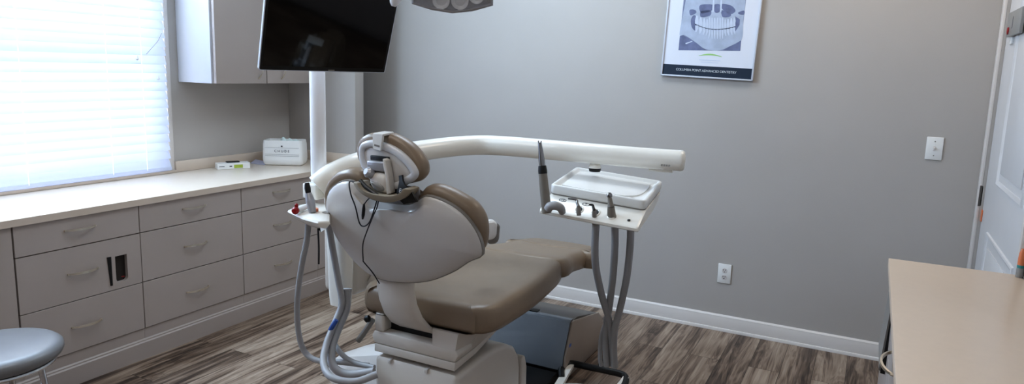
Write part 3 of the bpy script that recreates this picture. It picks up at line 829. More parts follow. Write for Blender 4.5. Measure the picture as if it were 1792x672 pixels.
cu = [(-0.095, 0.350), (-0.116, 0.385), (-0.136, 0.412), (-0.172, 0.422), (-0.210, 0.416), (-0.252, 0.398), (-0.290, 0.363), (-0.316, 0.312), (-0.318, 0.25), (-0.27, 0.17), (-0.20, 0.10), (-0.12, 0.07), (0.0, 0.07), (0.13, 0.11), (0.22, 0.16), (0.278, 0.186), (0.300, 0.226), (0.306, 0.276), (0.298, 0.314), (0.272, 0.350), (0.228, 0.374), (0.182, 0.391), (0.145, 0.397), (0.110, 0.388), (0.080, 0.358), (0.04, 0.345), (-0.03, 0.345)]
b = newbm()
dome(b, cu, [(0.02, 1, -0.008), (0.008, 1, -0.009), (0.001, 1, -0.018), (-0.002, 1, -0.034), (0.0, 1, -0.052), (0.008, 1, -0.068), (0.022, 1, -0.080), (0.03, 0.85, -0.080), (0.03, 0.5, -0.066), (0.03, 0.05, -0.060)], BM, k=3)
mk('backrest_cushion', b, M['vinyl'], ch, sharp=70)
# headrest
HM = frame((-1.33, 1.765, 1.21), (1, 0, 0), (0, -0.04, 1))
def loc(L): return [(x+1.33, z-1.21) for x, z in L]
hr = loc([(-1.477, 1.210), (-1.475, 1.238), (-1.462, 1.264), (-1.436, 1.281), (-1.400, 1.289), (-1.355, 1.290), (-1.311, 1.279), (-1.269, 1.257), (-1.236, 1.227), (-1.220, 1.197), (-1.221, 1.168), (-1.238, 1.148), (-1.265, 1.138), (-1.31, 1.130), (-1.38, 1.140), (-1.435, 1.162), (-1.466, 1.187)])
b = newbm()
dome(b, hr, [(0.03, 1, 0.004), (0.012, 1, 0.004), (0.003, 1, -0.004), (0.0, 1, -0.018), (0.0, 1, -0.036), (0.006, 1, -0.052), (0.018, 1, -0.064), (0.03, 0.8, -0.068), (0.03, 0.3, -0.060)], HM, k=3)
hd = mk('headrest_cushion', b, M['vinyl'], ch, sharp=70)
rim = loc([(-1.452, 1.217), (-1.450, 1.240), (-1.434, 1.258), (-1.397, 1.268), (-1.359, 1.264), (-1.323, 1.256), (-1.286, 1.240), (-1.247, 1.211), (-1.226, 1.180), (-1.234, 1.158), (-1.265, 1.138), (-1.31, 1.116), (-1.38, 1.118), (-1.43, 1.160), (-1.448, 1.192)])
b = newbm(); dome(b, rim, [(0.004, 1, 0.0), (0.0, 1, 0.006), (0.0, 1, 0.014), (0.003, 1, 0.019), (0.008, 1, 0.021), (0.020, 1, 0.022), (0.023, 1, 0.018), (0.024, 1, 0.006)], HM, k=3); mk('headrest_rim', b, M['rim'], hd, sharp=60)
plt = [(-0.112, -0.030), (-0.110, 0.004), (-0.090, 0.030), (-0.06, 0.040), (-0.02, 0.036), (0.02, 0.020), (0.055, -0.008), (0.078, -0.040), (0.066, -0.066), (0.04, -0.088), (0.0, -0.096), (-0.06, -0.080)]
b = newbm(); dome(b, plt, [(0.0, 1, 0.002), (0.0, 1, 0.012), (0.004, 1, 0.0155), (0.006, 0.4, 0.016)], HM, k=3); mk('headrest_plate', b, M['shell'], hd, sharp=50)
b = newbm()
tp = [(-0.052, 0.033), (-0.024, 0.029), (-0.018, 0.058), (-0.014, 0.080), (-0.052, 0.080), (-0.052, 0.058)]
flatv = [(p[0], p[1]) for p in tp]
loft(b, [[HM @ Vector((*p, 0.020)) for p in tp], [HM @ Vector((*p, 0.030)) for p in tp]])
box(b, -0.052, 0.074, -0.030, -0.014, 0.0825, 0.029, 0.003, 2, mtx=HM)
tabo = mk('headrest_tab', b, M['white'], hd)
b = newbm(); flat(b, [(-0.047, 0.042), (-0.026, 0.039), (-0.025, 0.045), (-0.046, 0.048)], HM, 0.0306); mk('tab_print', b, M['gray'], tabo)
# headrest joint
b = newbm(); box(b, -0.072, -0.036, 0.014, -0.006, -0.005, 0.040, 0.005, 3, mtx=HM); mk('joint_block', b, M['silver'], hd)
b = newbm(); box(b, -0.070, -0.006, 0.014, 0.002, 0.010, 0.024, 0.003, 2, mtx=HM); mk('joint_recess', b, M['black'], hd)
b = newbm()
pts = [(-0.004, 0.008), (0.008, 0.003), (0.018, -0.045), (0.024, -0.100), (0.008, -0.104), (0.005, -0.050), (-0.003, -0.012)]
loft(b, [[HM @ Vector((*p, 0.020)) for p in pts], [HM @ Vector((*p, 0.046)) for p in pts]]); bevel_all(b, 0.003, 2, 40); mk('joint_arm', b, M['beige'], hd)
b = newbm(); dome(b, [(-0.046, -0.040), (0.000, -0.044), (0.012, -0.075), (0.008, -0.104), (-0.040, -0.104), (-0.066, -0.072)], [(0.006, 1, 0.012), (0.0, 1, 0.018), (0.002, 1, 0.034), (0.010, 1, 0.042), (0.016, 0.4, 0.046)], HM, k=3); mk('joint_knuckle', b, M['beige'], hd, sharp=60)
b = newbm(); dome(b, [(-0.052, -0.068), (-0.012, -0.072), (0.000, -0.092), (-0.030, -0.099)], [(0.0, 1, 0.036), (0.002, 1, 0.047), (0.008, 1, 0.050)], HM, k=3); mk('knuckle_cap', b, M['gray'], hd, sharp=60)
b = newbm(); lathe(b, [(0.014, 0.0), (0.017, 0.006), (0.017, 0.024), (0.010, 0.032)], HM @ Vector((-0.056, -0.050, 0.026)), (-0.3, -0.9, 0.4), 18); mk('lock_knob', b, M['silver'], hd)
# yoke dish under the joint
b = newbm()
rings = []
for i in range(15):
    a = R(186+168*i/14)
    cx, cz = -0.002+0.100*math.cos(a), -0.070+0.046*math.sin(a)
    e = Vector((math.cos(a), 0.55*math.sin(a)))
    e.normalize()
    w = 0.012
    rings.append([HM @ Vector((cx+e.x*w, cz+e.y*w, 0.010)), HM @ Vector((cx+e.x*w, cz+e.y*w, 0.058)), HM @ Vector((cx-e.x*w, cz-e.y*w, 0.068)), HM @ Vector((cx-e.x*w, cz-e.y*w, 0.006))])
loft(b, rings); bevel_all(b, 0.003, 2, 40); yk = mk('yoke', b, M['yoke'], ch, sharp=45)
b = newbm(); box(b, -0.080, -0.172, -0.03, 0.085, -0.085, -0.012, 0.006, 2, mtx=HM); mk('neck_plate', b, M['silver'], ch)
b = newbm(); dome(b, [(-0.085, -0.085), (0.085, -0.085), (0.06, -0.118), (0.0, -0.125), (-0.06, -0.118)], [(0.0, 1, 0.006), (0.0, 1, 0.016), (0.01, 0.8, 0.018)], HM, k=3); mk('neck_well', b, M['black'], ch)
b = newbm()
tube(b, [HM @ Vector(p) for p in ((-0.098, -0.072, 0.040), (-0.064, -0.090, 0.050), (-0.01, -0.112, 0.054), (0.05, -0.112, 0.052), (0.088, -0.092, 0.045))], 0.007, 10); mk('yoke_shadow', b, M['black'], ch)  # black tube drawn as the shadow inside the yoke
# right armrest tip showing past the backrest
ar = (-1.2437, 2.2373, 0.9074)
b = newbm(); dome(b, rrect(0.055, 0.075, 0.022), [(0.006, 1, 0), (0.0, 1, 0.006), (0.0, 1, 0.020), (0.006, 1, 0.028), (0.014, 0.6, 0.031)], frame(ar, (0.6, 0.8, 0), (0.1, 0.0, 1)), k=1)
ao = mk('armrest', b, M['white'], ch)
b = newbm(); dome(b, rrect(0.05, 0.085, 0.022), [(0.006, 1, 0), (0.0, 1, 0.006), (0.0, 1, 0.03), (0.008, 1, 0.038)], frame((-1.2541, 2.2743, 0.8900), (0.6, 0.8, 0), (0.25, 0.1, 1)), k=1); mk('armrest_pad', b, M['gray'], ao)
b = newbm(); tube(b, [(-1.2739, 2.2578, 0.8549), (-1.2678, 2.2641, 0.8724), (-1.2638, 2.2693, 0.8897)], 0.012, 10); mk('armrest_stem', b, M['gray'], ao)

# strap and wires hanging from the headrest
b = newbm()
def hp(x, y, z): return HM @ Vector((x, y, z))
rings = []
for (x, y, z, w) in ((0.052, -0.042, 0.024, 0.007), (0.058, -0.058, 0.030, 0.008), (0.064, -0.072, 0.036, 0.014), (0.074, -0.086, 0.04, 0.032), (0.090, -0.112, 0.04, 0.032), (0.096, -0.122, 0.036, 0.029)):
    d_ = Vector((0.84, 0.54)); 
    rings.append([hp(x-w*d_.x, y-w*d_.y*0.4, z), hp(x+w*d_.x, y+w*d_.y*0.4, z), hp(x+w*d_.x, y+w*d_.y*0.4, z+0.008), hp(x-w*d_.x, y-w*d_.y*0.4, z+0.008)])
loft(b, rings)
ms = mk('mask_strap', b, M['black'], label='black strap with white print hanging from the headrest', cat='strap')
b = newbm()
b.free()
b = text_bm('ES7', 0.020, HM @ Matrix.Translation((0.073, -0.088, 0.0492)) @ Matrix.Rotation(R(-14), 4, 'Z')); mk('print', b, M['inkl'], ms)
def BP(pts, off): return pts
b = newbm(); tube(b, [(-1.4331, 1.7264, 1.1256), (-1.4740, 1.7309, 1.1283), (-1.4660, 1.7264, 1.0888), (-1.4510, 1.7304, 1.0487), (-1.4442, 1.7414, 0.9950), (-1.4260, 1.7419, 0.9859), (-1.3982, 1.7364, 1.0055), (-1.3711, 1.7255, 1.0515), (-1.3556, 1.7201, 1.0853)], 0.0022, 8)
mk('headset_wire', b, M['cable'], label='thin black wire looped over the left of the backrest shell', cat='cable')
cb = thing('microphone_cable', (-1.4069, 1.7412, 0.9810), 'long black wire hanging from the headrest down the backrest shell', 'cable')
b = newbm(); tube(b, [(-1.3474, 1.7183, 1.0919), (-1.3569, 1.7217, 1.0611), (-1.3777, 1.7279, 1.0282), (-1.4146, 1.7421, 0.9703), (-1.4448, 1.7587, 0.9189), (-1.4625, 1.7813, 0.8607), (-1.4633, 1.7865, 0.8496), (-1.4480, 1.8122, 0.8101), (-1.4495, 1.8508, 0.7616)], 0.0021, 8); mk('wire', b, M['cable'], cb)
b = newbm(); tube(b, [(-1.4073, 1.7197, 1.0648), (-1.4109, 1.7225, 1.0473), (-1.4180, 1.7283, 1.0269), (-1.4256, 1.7346, 1.0117)], [0.003, 0.0055, 0.0055, 0.003], 10); mk('inline_switch', b, M['cable'], cb)
b = newbm(); tube(b, [(-1.3713, 1.7174, 1.0949), (-1.3918, 1.7175, 1.0798), (-1.4078, 1.7202, 1.0628)], 0.0018, 8); mk('lead', b, M['cable'], cb)

# ------------------------------------------------------------------ delivery unit
un = thing('dental_unit', (-1.82, 2.1, 0), 'cream dental delivery unit with a long arm over the chair and an instrument console', 'dental unit')
b = newbm()
AR = 0.0435
ap = [(-1.7578, 1.8874, 1.0609), (-1.7464, 1.9077, 1.0781), (-1.7466, 1.9566, 1.0973), (-1.7331, 2.0359, 1.1195), (-1.7201, 2.1479, 1.1352), (-1.7071, 2.3153, 1.1429), (-1.6726, 2.4711, 1.1507), (-1.6132, 2.6054, 1.1586), (-1.5332, 2.6928, 1.1624), (-1.4173, 2.7183, 1.1639), (-1.2390, 2.7522, 1.1597), (-1.0438, 2.7944, 1.1541), (-0.8546, 2.8336, 1.1488), (-0.6980, 2.8625, 1.1472)]
tube(b, ap, AR, 28, k=5)
am = mk('arm', b, M['plastic'], un, sharp=60)
e1 = Vector((-0.6980, 2.8625, 1.1472)); e0 = Vector((-0.8546, 2.8336, 1.1488)); ax = (e1-e0).normalized()
b = newbm(); lathe(b, [(AR*1.0, 0.0), (AR*1.01, 0.004), (AR*0.99, 0.014), (AR*0.88, 0.022), (AR*0.5, 0.026), (0.0, 0.027)], e1, ax, 28); mk('arm_end_cap', b, M['plastic'], am, sharp=60)
lx = ax; ly = Vector((0, 0, 1)); LM = frame(e1-ax*0.045+Vector((0, -AR*0.9, -0.020)), lx, Vector((0, 0.4, 1)))
b = newbm()
for i in range(4): flat(b, [(-0.016+0.010*i, -0.004), (-0.009+0.010*i, -0.004), (-0.009+0.010*i, 0.004), (-0.016+0.010*i, 0.004)], LM, 0.0036)
mk('arm_print', b, M['gray'], am)
b = newbm(); box(b, 0, 0, 0, 0.10, 0.012, 0.012, 0.004, 2, mtx=frame(e1-ax*0.12+Vector((0, -0.006, -AR-0.010)), lx, Vector((0, 1, 0)))); mk('brake_lever', b, M['plastic'], am)
# pivot knuckle
b = newbm()
kc = (-1.7812, 1.9063, 1.0432)
box(b, -0.030, -0.040, -0.028, 0.040, 0.040, 0.030, 0.008, 3, mtx=Matrix.Translation(kc))
mk('pivot_knuckle', b, M['plastic'], un, sharp=50)
# post for the screen and lamp
PX_, PY_ = -1.822, 1.966
b = newbm(); lathe(b, [(0.0285, 0.0), (0.0285, 1.115), (0.020, 1.125)], (PX_, PY_, 1.03), seg=32); mk('post', b, M['post'], un, sharp=50)
# column and support body
b = newbm()
loft(b, [[(-1.805+dx*w, 2.06+dy*w*0.8, z) for dx, dy in rrect(2, 2, 0.6, 4)] for z, w in ((0.56, 0.038), (0.60, 0.042), (0.80, 0.048), (0.90, 0.050), (1.02, 0.05))])
mk('column', b, M['plastic'], un, sharp=50)
b = newbm(); box(b, -1.97, 2.14, 0.565, -1.805, 2.42, 0.98, 0.025, 4); mk('support_body', b, M['beige'], un)
b = newbm(); tube(b, [(-1.81, 2.25, 0.62), (-1.70, 2.30, 0.56), (-1.50, 2.32, 0.53)], 0.03, 14); mk('support_beam', b, M['beige'], un)
# assistant holder
b = newbm()
poly = [(-1.7547, 1.7382, 1.0000), (-1.7895, 1.8250, 1.0000), (-1.7708, 1.8912, 1.0000), (-1.7137, 1.9058, 1.0000), (-1.5158, 1.6847, 1.0000), (-1.5480, 1.6622, 1.0000), (-1.6282, 1.6799, 1.0000)]
poly = [(p[0], p[1]) for p in poly]
dome(b, poly, [(0.030, 1, -0.034), (0.012, 1, -0.022), (0.0, 1, -0.006), (0.003, 1, 0.0), (0.008, 1, 0.002)], Matrix.Translation((0, 0, 1.0)), k=1)
mk('assistant_holder', b, M['plastic'], un)
b = newbm(); tube(b, [(-1.6973, 1.8778, 0.9626), (-1.7220, 1.9506, 0.9317), (-1.7489, 2.0222, 0.8999)], 0.030, 12); mk('holder_bracket', b, M['plastic'], un)
for c in ((-1.6715, 1.7735, 1.0020), (-1.6149, 1.7785, 1.0020)):
    b = newbm(); lathe(b, [(0.012, 0.0), (0.016, 0.0005), (0.016, 0.002), (0.012, 0.002)], c, seg=16); mk('holder_slot', b, M['gray'], un)
# hoses on the assistant side
H1 = [(-1.7025, 1.7833, 0.9583), (-1.7156, 1.7871, 0.8906), (-1.7517, 1.7940, 0.7800), (-1.7947, 1.8148, 0.6391), (-1.8199, 1.8456, 0.5036), (-1.8042, 1.8626, 0.4269), (-1.7403, 1.8690, 0.4072), (-1.6516, 1.8930, 0.4138), (-1.5479, 1.9126, 0.4168)]
b = newbm(); tube(b, H1, 0.0105, 12); mk('vacuum_hose', b, M['hose'], un)
H2 = [(-1.7351, 1.9191, 0.9208), (-1.7371, 1.9439, 0.8115), (-1.7294, 1.9614, 0.6980), (-1.7160, 1.9638, 0.6101), (-1.7156, 1.9308, 0.5528), (-1.6912, 1.8531, 0.4948), (-1.6486, 1.7876, 0.4520), (-1.5792, 1.7507, 0.4293), (-1.4950, 1.7704, 0.4249), (-1.4397, 1.8249, 0.4436)]
b = newbm(); tube(b, H2, 0.0125, 12); mk('vacuum_hose', b, M['hose'], un)
H3 = [(-1.7189, 1.9937, 0.6575), (-1.7114, 1.9839, 0.5824), (-1.7049, 1.9306, 0.5213), (-1.6805, 1.8649, 0.4665), (-1.6408, 1.8316, 0.4219), (-1.5780, 1.8382, 0.4057), (-1.4854, 1.8668, 0.4271)]
b = newbm(); tube(b, H3, 0.015, 12); mk('vacuum_hose', b, M['hose'], un)
H4 = [(-1.7201, 2.0147, 0.6515), (-1.7270, 1.9954, 0.5645), (-1.7530, 1.9467, 0.4949), (-1.6841, 1.9058, 0.4511), (-1.6176, 1.9007, 0.4231), (-1.5108, 1.8988, 0.4240)]
b = newbm(); tube(b, H4, 0.0095, 12); mk('vacuum_hose', b, M['hose'], un)
b = newbm(); tube(b, [(-1.7077, 1.8904, 0.5272), (-1.7002, 1.8977, 0.5463), (-1.6908, 1.9060, 0.5655)], 0.009, 8); mk('blue_tape', b, M['blue'], un)
b = newbm(); tube(b, [(-1.7427, 1.8711, 0.9287), (-1.7383, 1.8704, 0.8490), (-1.7386, 1.8692, 0.7808)], 0.003, 8); mk('thin_tube', b, M['cable'], un)

# console at the end of the arm
TM = eul((-0.9518, 2.7311, 1.0466), 6.1, 4.3, 4.8)
TW, TD = 0.388, 0.369
b = newbm()
o_ = rrect(TW, TD, 0.022, 5)
dome(b, o_, [(0.004, 1, -0.036), (0.0, 1, -0.032), (0.0, 1, -0.004), (0.003, 1, 0.0), (0.010, 1, 0.001), (0.016, 1, -0.002), (0.022, 1, -0.010), (0.030, 1, -0.012), (0.03, 0.1, -0.012)], TM, k=1)
tr = mk('tray', b, M['white'], un, sharp=50)
b = newbm(); dome(b, [(-0.14, -0.13), (0.06, -0.135), (0.11, -0.12), (0.15, -0.06), (0.155, 0.10), (0.12, 0.14), (-0.13, 0.14), (-0.16, 0.09), (-0.16, -0.10)], [(0.0, 1, -0.0118), (0.0, 1, -0.0075), (0.003, 1, -0.0068), (0.003, 0.5, -0.0068), (0.003, 0.05, -0.0068)], TM, k=3); mk('tray_mat', b, M['white'], tr)
b = newbm()
prof = [(0.15, -0.040), (-0.180, -0.040), (-0.192, -0.043), (-0.300, -0.070), (-0.308, -0.076), (-0.308, -0.086), (-0.296, -0.092), (0.02, -0.086), (0.12, -0.068)]
n_ = 0
rings = []
for u, s in ((-0.190, 0.97), (-0.186, 0.995), (-0.180, 1.0), (0.186, 1.0), (0.192, 0.995), (0.196, 0.97)):
    rings.append([TM @ Vector((u, -0.08+(p[0]+0.08)*s, -0.075+(p[1]+0.075)*s)) for p in prof])
loft(b, rings)
cs = mk('console', b, M['plastic'], un, sharp=40)
b = newbm(); dome(b, o_, [(0.003, 1, -0.0405), (0.003, 1, -0.0355)], TM, k=1); mk('tray_gap', b, M['gray'], un)
# slanted face frame: u across, t down the slope
s0 = TM @ Vector((0, -0.192, -0.043)); s1 = TM @ Vector((0, -0.300, -0.070))
xu = (TM.to_3x3() @ Vector((1, 0, 0)))
FM = frame(s0, xu, (s0-s1))    # y up slope, z outward
SL = (s1-s0).length
if FM.to_3x3().col[2].y > 0: pass
def fp(u, t, n): return FM @ Vector((u, -t*SL, n))
for (u, t) in ((-0.045, 0.62), (0.020, 0.62), (0.083, 0.62)):
    b = newbm(); dome(b, [(0.014*math.cos(a*0.3927)+u, 0.024*math.sin(a*0.3927)-t*SL) for a in range(16)], [(-0.004, 1, -0.002), (-0.003, 1, 0.003), (0.0, 1, 0.004), (0.003, 1, 0.0008)], FM, k=1); h_ = mk('holder_cup', b, M['plastic'], cs)
    b = newbm(); dome(b, [(0.012*math.cos(a*0.3927)+u, 0.022*math.sin(a*0.3927)-t*SL) for a in range(16)], [(0, 1, 0.0008), (0.001, 1, 0.0012)], FM, k=1); mk('holder_hole', b, M['black'], h_)
b = newbm(); lathe(b, [(0.006, 0), (0.006, 0.004), (0.004, 0.005)], fp(0.152, 0.72, 0), FM.to_3x3().col[2], 14); mk('button', b, M['black'], cs)
for (u, t, s_) in ((-0.128, 0.18, '12'), (-0.045+0.012, 0.17, 'T')):
    b = newbm(); dome(b, rrect(0.030, 0.022, 0.010, 4, u, -t*SL), [(0, 1, 0.0005), (0.0015, 1, 0.0012), (0.003, 1, 0.0005)], FM, k=1, cap0=False, cap1=False); rg = mk('badge_ring', b, M['ink'], cs)
    b = text_bm(s_, 0.016, FM @ Matrix.Translation((u, -t*SL, 0.0012))); mk('lettering', b, M['ink'], rg)
b = newbm(); lathe(b, [(0.024, -0.012), (0.026, -0.004), (0.026, 0.0)], (-1.0424, 2.8061, 1.0889), seg=20); mk('mount_neck', b, M['black'], un)
b = newbm(); lathe(b, [(0.026, 0.0), (0.026, 0.010), (0.018, 0.020), (0.010, 0.024)], (-1.0426, 2.8064, 1.0913), seg=20); mk('mount_collar', b, M['plastic'], un)
b = newbm(); tube(b, [Vector((-1.0436, 2.8077, 1.1010)), Vector((-1.0418, 2.7980, 1.1367))], 0.018, 14, smooth=False); mk('mount_stem', b, M['plastic'], un)
# three supply hoses
for pts in ([(-0.9605, 2.6297, 0.8886), (-0.9694, 2.6531, 0.7915), (-0.9759, 2.6982, 0.6820), (-0.9694, 2.7775, 0.5354), (-0.9548, 2.8427, 0.4139), (-0.9546, 2.8995, 0.2874), (-0.9546, 2.9342, 0.1645)],
            [(-0.9041, 2.7013, 0.8729), (-0.9056, 2.7191, 0.7865), (-0.9219, 2.7655, 0.6489), (-0.9476, 2.8168, 0.5021), (-0.9687, 2.8547, 0.3940), (-0.9830, 2.8955, 0.2828), (-0.9803, 2.9208, 0.1637)],
            [(-0.8447, 2.7305, 0.8655), (-0.8484, 2.7445, 0.7648), (-0.8668, 2.7788, 0.6294), (-0.9022, 2.8250, 0.4820), (-0.9285, 2.8495, 0.3771), (-0.9422, 2.8906, 0.2660), (-0.9412, 2.9189, 0.1679)]):
    b = newbm(); tube(b, pts, 0.0155, 16); mk('supply_hose', b, M['hose'], un)
b = newbm(); tube(b, [(-0.9824, 2.8929, 0.3926), (-1.0104, 2.9074, 0.3004), (-1.0186, 2.9294, 0.1937), (-1.0131, 2.9358, 0.1505)], 0.010, 12); mk('supply_hose', b, M['hose'], un)

# instruments in the console
hpz = thing('air_syringe', fp(-0.17, 0.7, 0.02), 'tall grey and steel air syringe standing at the left end of the console', 'dental handpiece')
S0 = Vector((-1.0699, 2.3824, 0.9649)); S1 = Vector((-1.0980, 2.3944, 1.1105)); S2 = Vector((-1.1029, 2.3973, 1.1405)); S3 = Vector((-1.1147, 2.4021, 1.2004)); S4 = Vector((-1.1201, 2.4039, 1.2261))
b = newbm(); tube(b, [S0+(S0-S1)*0.02, S0, (S0+S1)/2, S1], [0.013, 0.0185, 0.0185, 0.0165], 18, smooth=False); bd = mk('body', b, M['handle'], hpz, sharp=60)
b = newbm(); tube(b, [S1, S1*0.6+S2*0.4, S2], [0.0172, 0.0175, 0.0150], 18, smooth=False); mk('collar', b, M['black'], hpz)
b = newbm(); tube(b, [S2, S2*0.7+S3*0.3, S3, S4], [0.012, 0.0125, 0.009, 0.007], 16, smooth=False); mk('tip', b, M['steel'], hpz, sharp=60)
b = newbm()
for s in (-1, 1): tube(b, [S4+Vector((s*0.004, 0, -0.002)), S4+Vector((s*0.006, 0, 0.008))], 0.0025, 8, smooth=False)
mk('fork', b, M['steel'], hpz)
b = newbm(); tube(b, [Vector((-1.0613, 2.3726, 0.9809)), Vector((-1.0507, 2.3690, 0.9937)), Vector((-1.0317, 2.3737, 0.9973)), Vector((-1.0176, 2.3906, 0.9875)), Vector((-1.0180, 2.4098, 0.9687))], [0.0165, 0.0170, 0.0170, 0.016, 0.014], 16); mk('hose_bend', b, M['hose'], hpz)
def instrument(name, label, base, mid, tip, nose, r, mats):
    t = thing(name, base, label, 'dental handpiece')
    bb, mm, tt, nn = Vector(base), Vector(mid), Vector(tip), Vector(nose)
    b = newbm(); tube(b, [bb, (bb+mm)/2, mm], [r, r*1.1, r*0.8], 14, smooth=False); mk('body', b, mats[0], t, sharp=60)
    b = newbm(); tube(b, [mm, (mm+tt)/2, tt, nn], [r*0.75, r*0.6, r*0.55, r*0.4], 12); mk('nozzle', b, mats[1], t, sharp=60)
    return t
instrument('water_syringe', 'thin grey syringe with a long bent nozzle, beside the tall one on the console', (-0.9517, 2.4142, 0.9628), (-0.9552, 2.4131, 0.9977), (-0.9689, 2.4215, 1.0200), (-0.9962, 2.4081, 1.0234), 0.0085, (M['gray'], M['steel']))
instrument('scaler_handpiece', 'short grey handpiece with a black tip in the middle holder of the console', (-0.9044, 2.4538, 0.9528), (-0.9037, 2.4482, 0.9826), (-0.9148, 2.4569, 0.9997), (-0.9266, 2.4512, 1.0015), 0.0085, (M['gray'], M['black']))
t = thing('drill_handpiece', (-0.8503, 2.4902, 0.9375), 'dark metal drill handpiece with a knurled head standing in the right holder of the console', 'dental handpiece')
q0, q1, q2, q3 = [Vector(p) for p in ((-0.8446, 2.4872, 0.9366), (-0.8510, 2.4833, 0.9962), (-0.8583, 2.4858, 1.0302), (-0.8619, 2.4870, 1.0473))]
b = newbm(); tube(b, [q0, q0*0.7+q1*0.3, q1], [0.011, 0.0185, 0.0135], 16, smooth=False); mk('body', b, M['handle'], t, sharp=60)
b = newbm(); tube(b, [q1, q1*0.5+q2*0.5, q2], [0.0135, 0.0095, 0.008], 16, smooth=False); mk('neck', b, M['handle'], t, sharp=60)
b = newbm(); tube(b, [q2, q2*0.7+q3*0.3, q3*0.7+q2*0.3, q3], [0.008, 0.011, 0.011, 0.008], 16, smooth=False); mk('head', b, M['steel'], t, sharp=60)
b = newbm(); lathe(b, [(0.006, 0.0), (0.006, 0.002)], q3, (q3-q2), 14); mk('chuck', b, M['black'], t)

# instruments in the assistant holder
ev = thing('suction_handpiece', (-1.6614, 1.7573, 1.0000), 'grey suction handpiece with black top standing in the left hand holder', 'suction tip')
a0, a1, a2, a3 = [Vector(p) for p in ((-1.6513, 1.7493, 1.0026), (-1.6620, 1.7507, 1.0405), (-1.6706, 1.7510, 1.0669), (-1.6783, 1.7533, 1.1011))]
b = newbm(); tube(b, [a0, a1, a2], [0.012, 0.0155, 0.011], 16); mk('body', b, M['silver'], ev, sharp=60)
b = newbm(); tube(b, [a2, (a2+a3)/2, a3], [0.009, 0.0105, 0.008], 14, smooth=False); mk('cap', b, M['black'], ev)
b = newbm(); lathe(b, [(0.013, 0.0), (0.016, 0.002), (0.016, 0.010), (0.012, 0.012)], (-1.6633, 1.7675, 1.0020), seg=18); mk('ring', b, M['orange'], ev)
sv = thing('saliva_ejector', (-1.7345, 1.7767, 1.0000), 'white saliva ejector valve with a red cap lying on the left hand holder', 'suction tip')
c0, c1 = Vector((-1.6815, 1.7066, 1.0140)), Vector((-1.7043, 1.7867, 1.0140))
b = newbm(); tube(b, [c0, c0*0.6+c1*0.4, c1], [0.009, 0.011, 0.0085], 14, smooth=False); mk('body', b, M['white'], sv)
b = newbm(); tube(b, [c0*1.0, c0+(c0-c1)*0.12, c0+(c0-c1)*0.22], [0.011, 0.013, 0.008], 14, smooth=False); mk('cap', b, M['red'], sv)
b = newbm(); lathe(b, [(0.006, 0.0), (0.006, 0.010), (0.003, 0.013)], c0+Vector((0, 0, 0.010)), seg=12); mk('lever', b, M['red'], sv)

# ------------------------------------------------------------------ monitor
mn = thing('monitor', (-1.6454, 1.7913, 1.5951), 'black flat screen monitor tilted down on the white post', 'monitor')
MM = eul((-1.5772, 1.7872, 1.6932), 61.4, 115.0, 0.0)
MW, y0_, y1_ = 0.437, -0.243, 0.062
b = newbm(); dome(b, rrect(MW, y1_-y0_, 0.006, 3, 0, (y0_+y1_)/2), [(0.03, 1, -0.034), (0.006, 1, -0.022), (0.0, 1, -0.016), (0.0, 1, -0.001), (0.0015, 1, 0.0)], MM, k=1); mk('casing', b, M['bezel'], mn)
b = newbm(); dome(b, rrect(MW-0.006, y1_-y0_-0.006, 0.004, 3, 0, (y0_+y1_)/2), [(0.0, 1, 0.0002), (0.0008, 1, 0.0012)], MM, k=1); mk('bezel', b, M['black'], mn)
b = newbm(); dome(b, rrect(MW-0.022, y1_-y0_-0.026, 0.002, 2, 0, (y0_+y1_)/2+0.004), [(0.0, 1, 0.0012), (0.0005, 1, 0.0016)], MM, k=1); sc = mk('screen', b, M['screen'], mn)
b = newbm(); flat(b, [(0.010, y0_+0.005), (0.032, y0_+0.005), (0.032, y0_+0.009), (0.010, y0_+0.009)], MM, 0.0016); mk('maker_mark', b, M['gray'], mn)
b = newbm(); box(b, -0.05, -0.10, -0.055, 0.05, 0.0, -0.030, 0.006, 2, mtx=MM)
c_ = MM @ Vector((0, -0.05, -0.055))
tube(b, [c_, Vector((PX_+0.03, PY_-0.015, c_.z))], 0.016, 14, smooth=False)
mk('wall_bracket', b, M['post'], mn)

# ------------------------------------------------------------------ operating light
ol = thing('operating_light', (-1.1067, 1.7435, 1.6903), 'grey dental operating light hanging in at the top of the picture', 'lamp')
LMx = frame((-1.1080, 1.7478, 1.7178), (0.889, 0.457, 0.0), (0.15, -0.25, 0.95))
lo = [(-0.116, 0.022), (-0.117, -0.042), (-0.060, -0.058), (0.0, -0.066), (0.06, -0.058), (0.118, -0.040), (0.118, 0.022), (0.09, 0.06), (0.0, 0.075), (-0.09, 0.06)]
b = newbm(); dome(b, lo, [(0.02, 1, -0.06), (0.004, 1, -0.045), (0.0, 1, -0.010), (0.0, 1, 0.0), (0.006, 1, 0.003), (0.010, 1, -0.006), (0.012, 0.5, -0.010)], LMx, k=1); hd_ = mk('lamp_head', b, M['silver'], ol)
for (u, v, rr_) in ((-0.078, -0.012, 0.018), (-0.032, -0.030, 0.026), (0.022, -0.030, 0.026), (0.070, -0.016, 0.022), (0.0, 0.03, 0.026), (-0.05, 0.03, 0.022), (0.05, 0.03, 0.022)):
    b = newbm(); lathe(b, [(rr_, 0.0), (rr_*0.98, 0.005), (rr_*0.8, 0.004), (rr_*0.5, -0.002), (rr_*0.2, -0.004)], LMx @ Vector((u, v, -0.006)), LMx.to_3x3().col[2], 22); mk('reflector', b, M['rim'], hd_, sharp=60)
b = newbm(); lathe(b, [(0.004, 0.0), (0.004, 0.008), (0.001, 0.010)], LMx @ Vector((-0.006, -0.022, -0.004)), LMx.to_3x3().col[2], 10); mk('lamp_bulb', b, M['white'], hd_)
b = newbm()
kn = Vector((-1.2983, 1.7386, 1.7033))
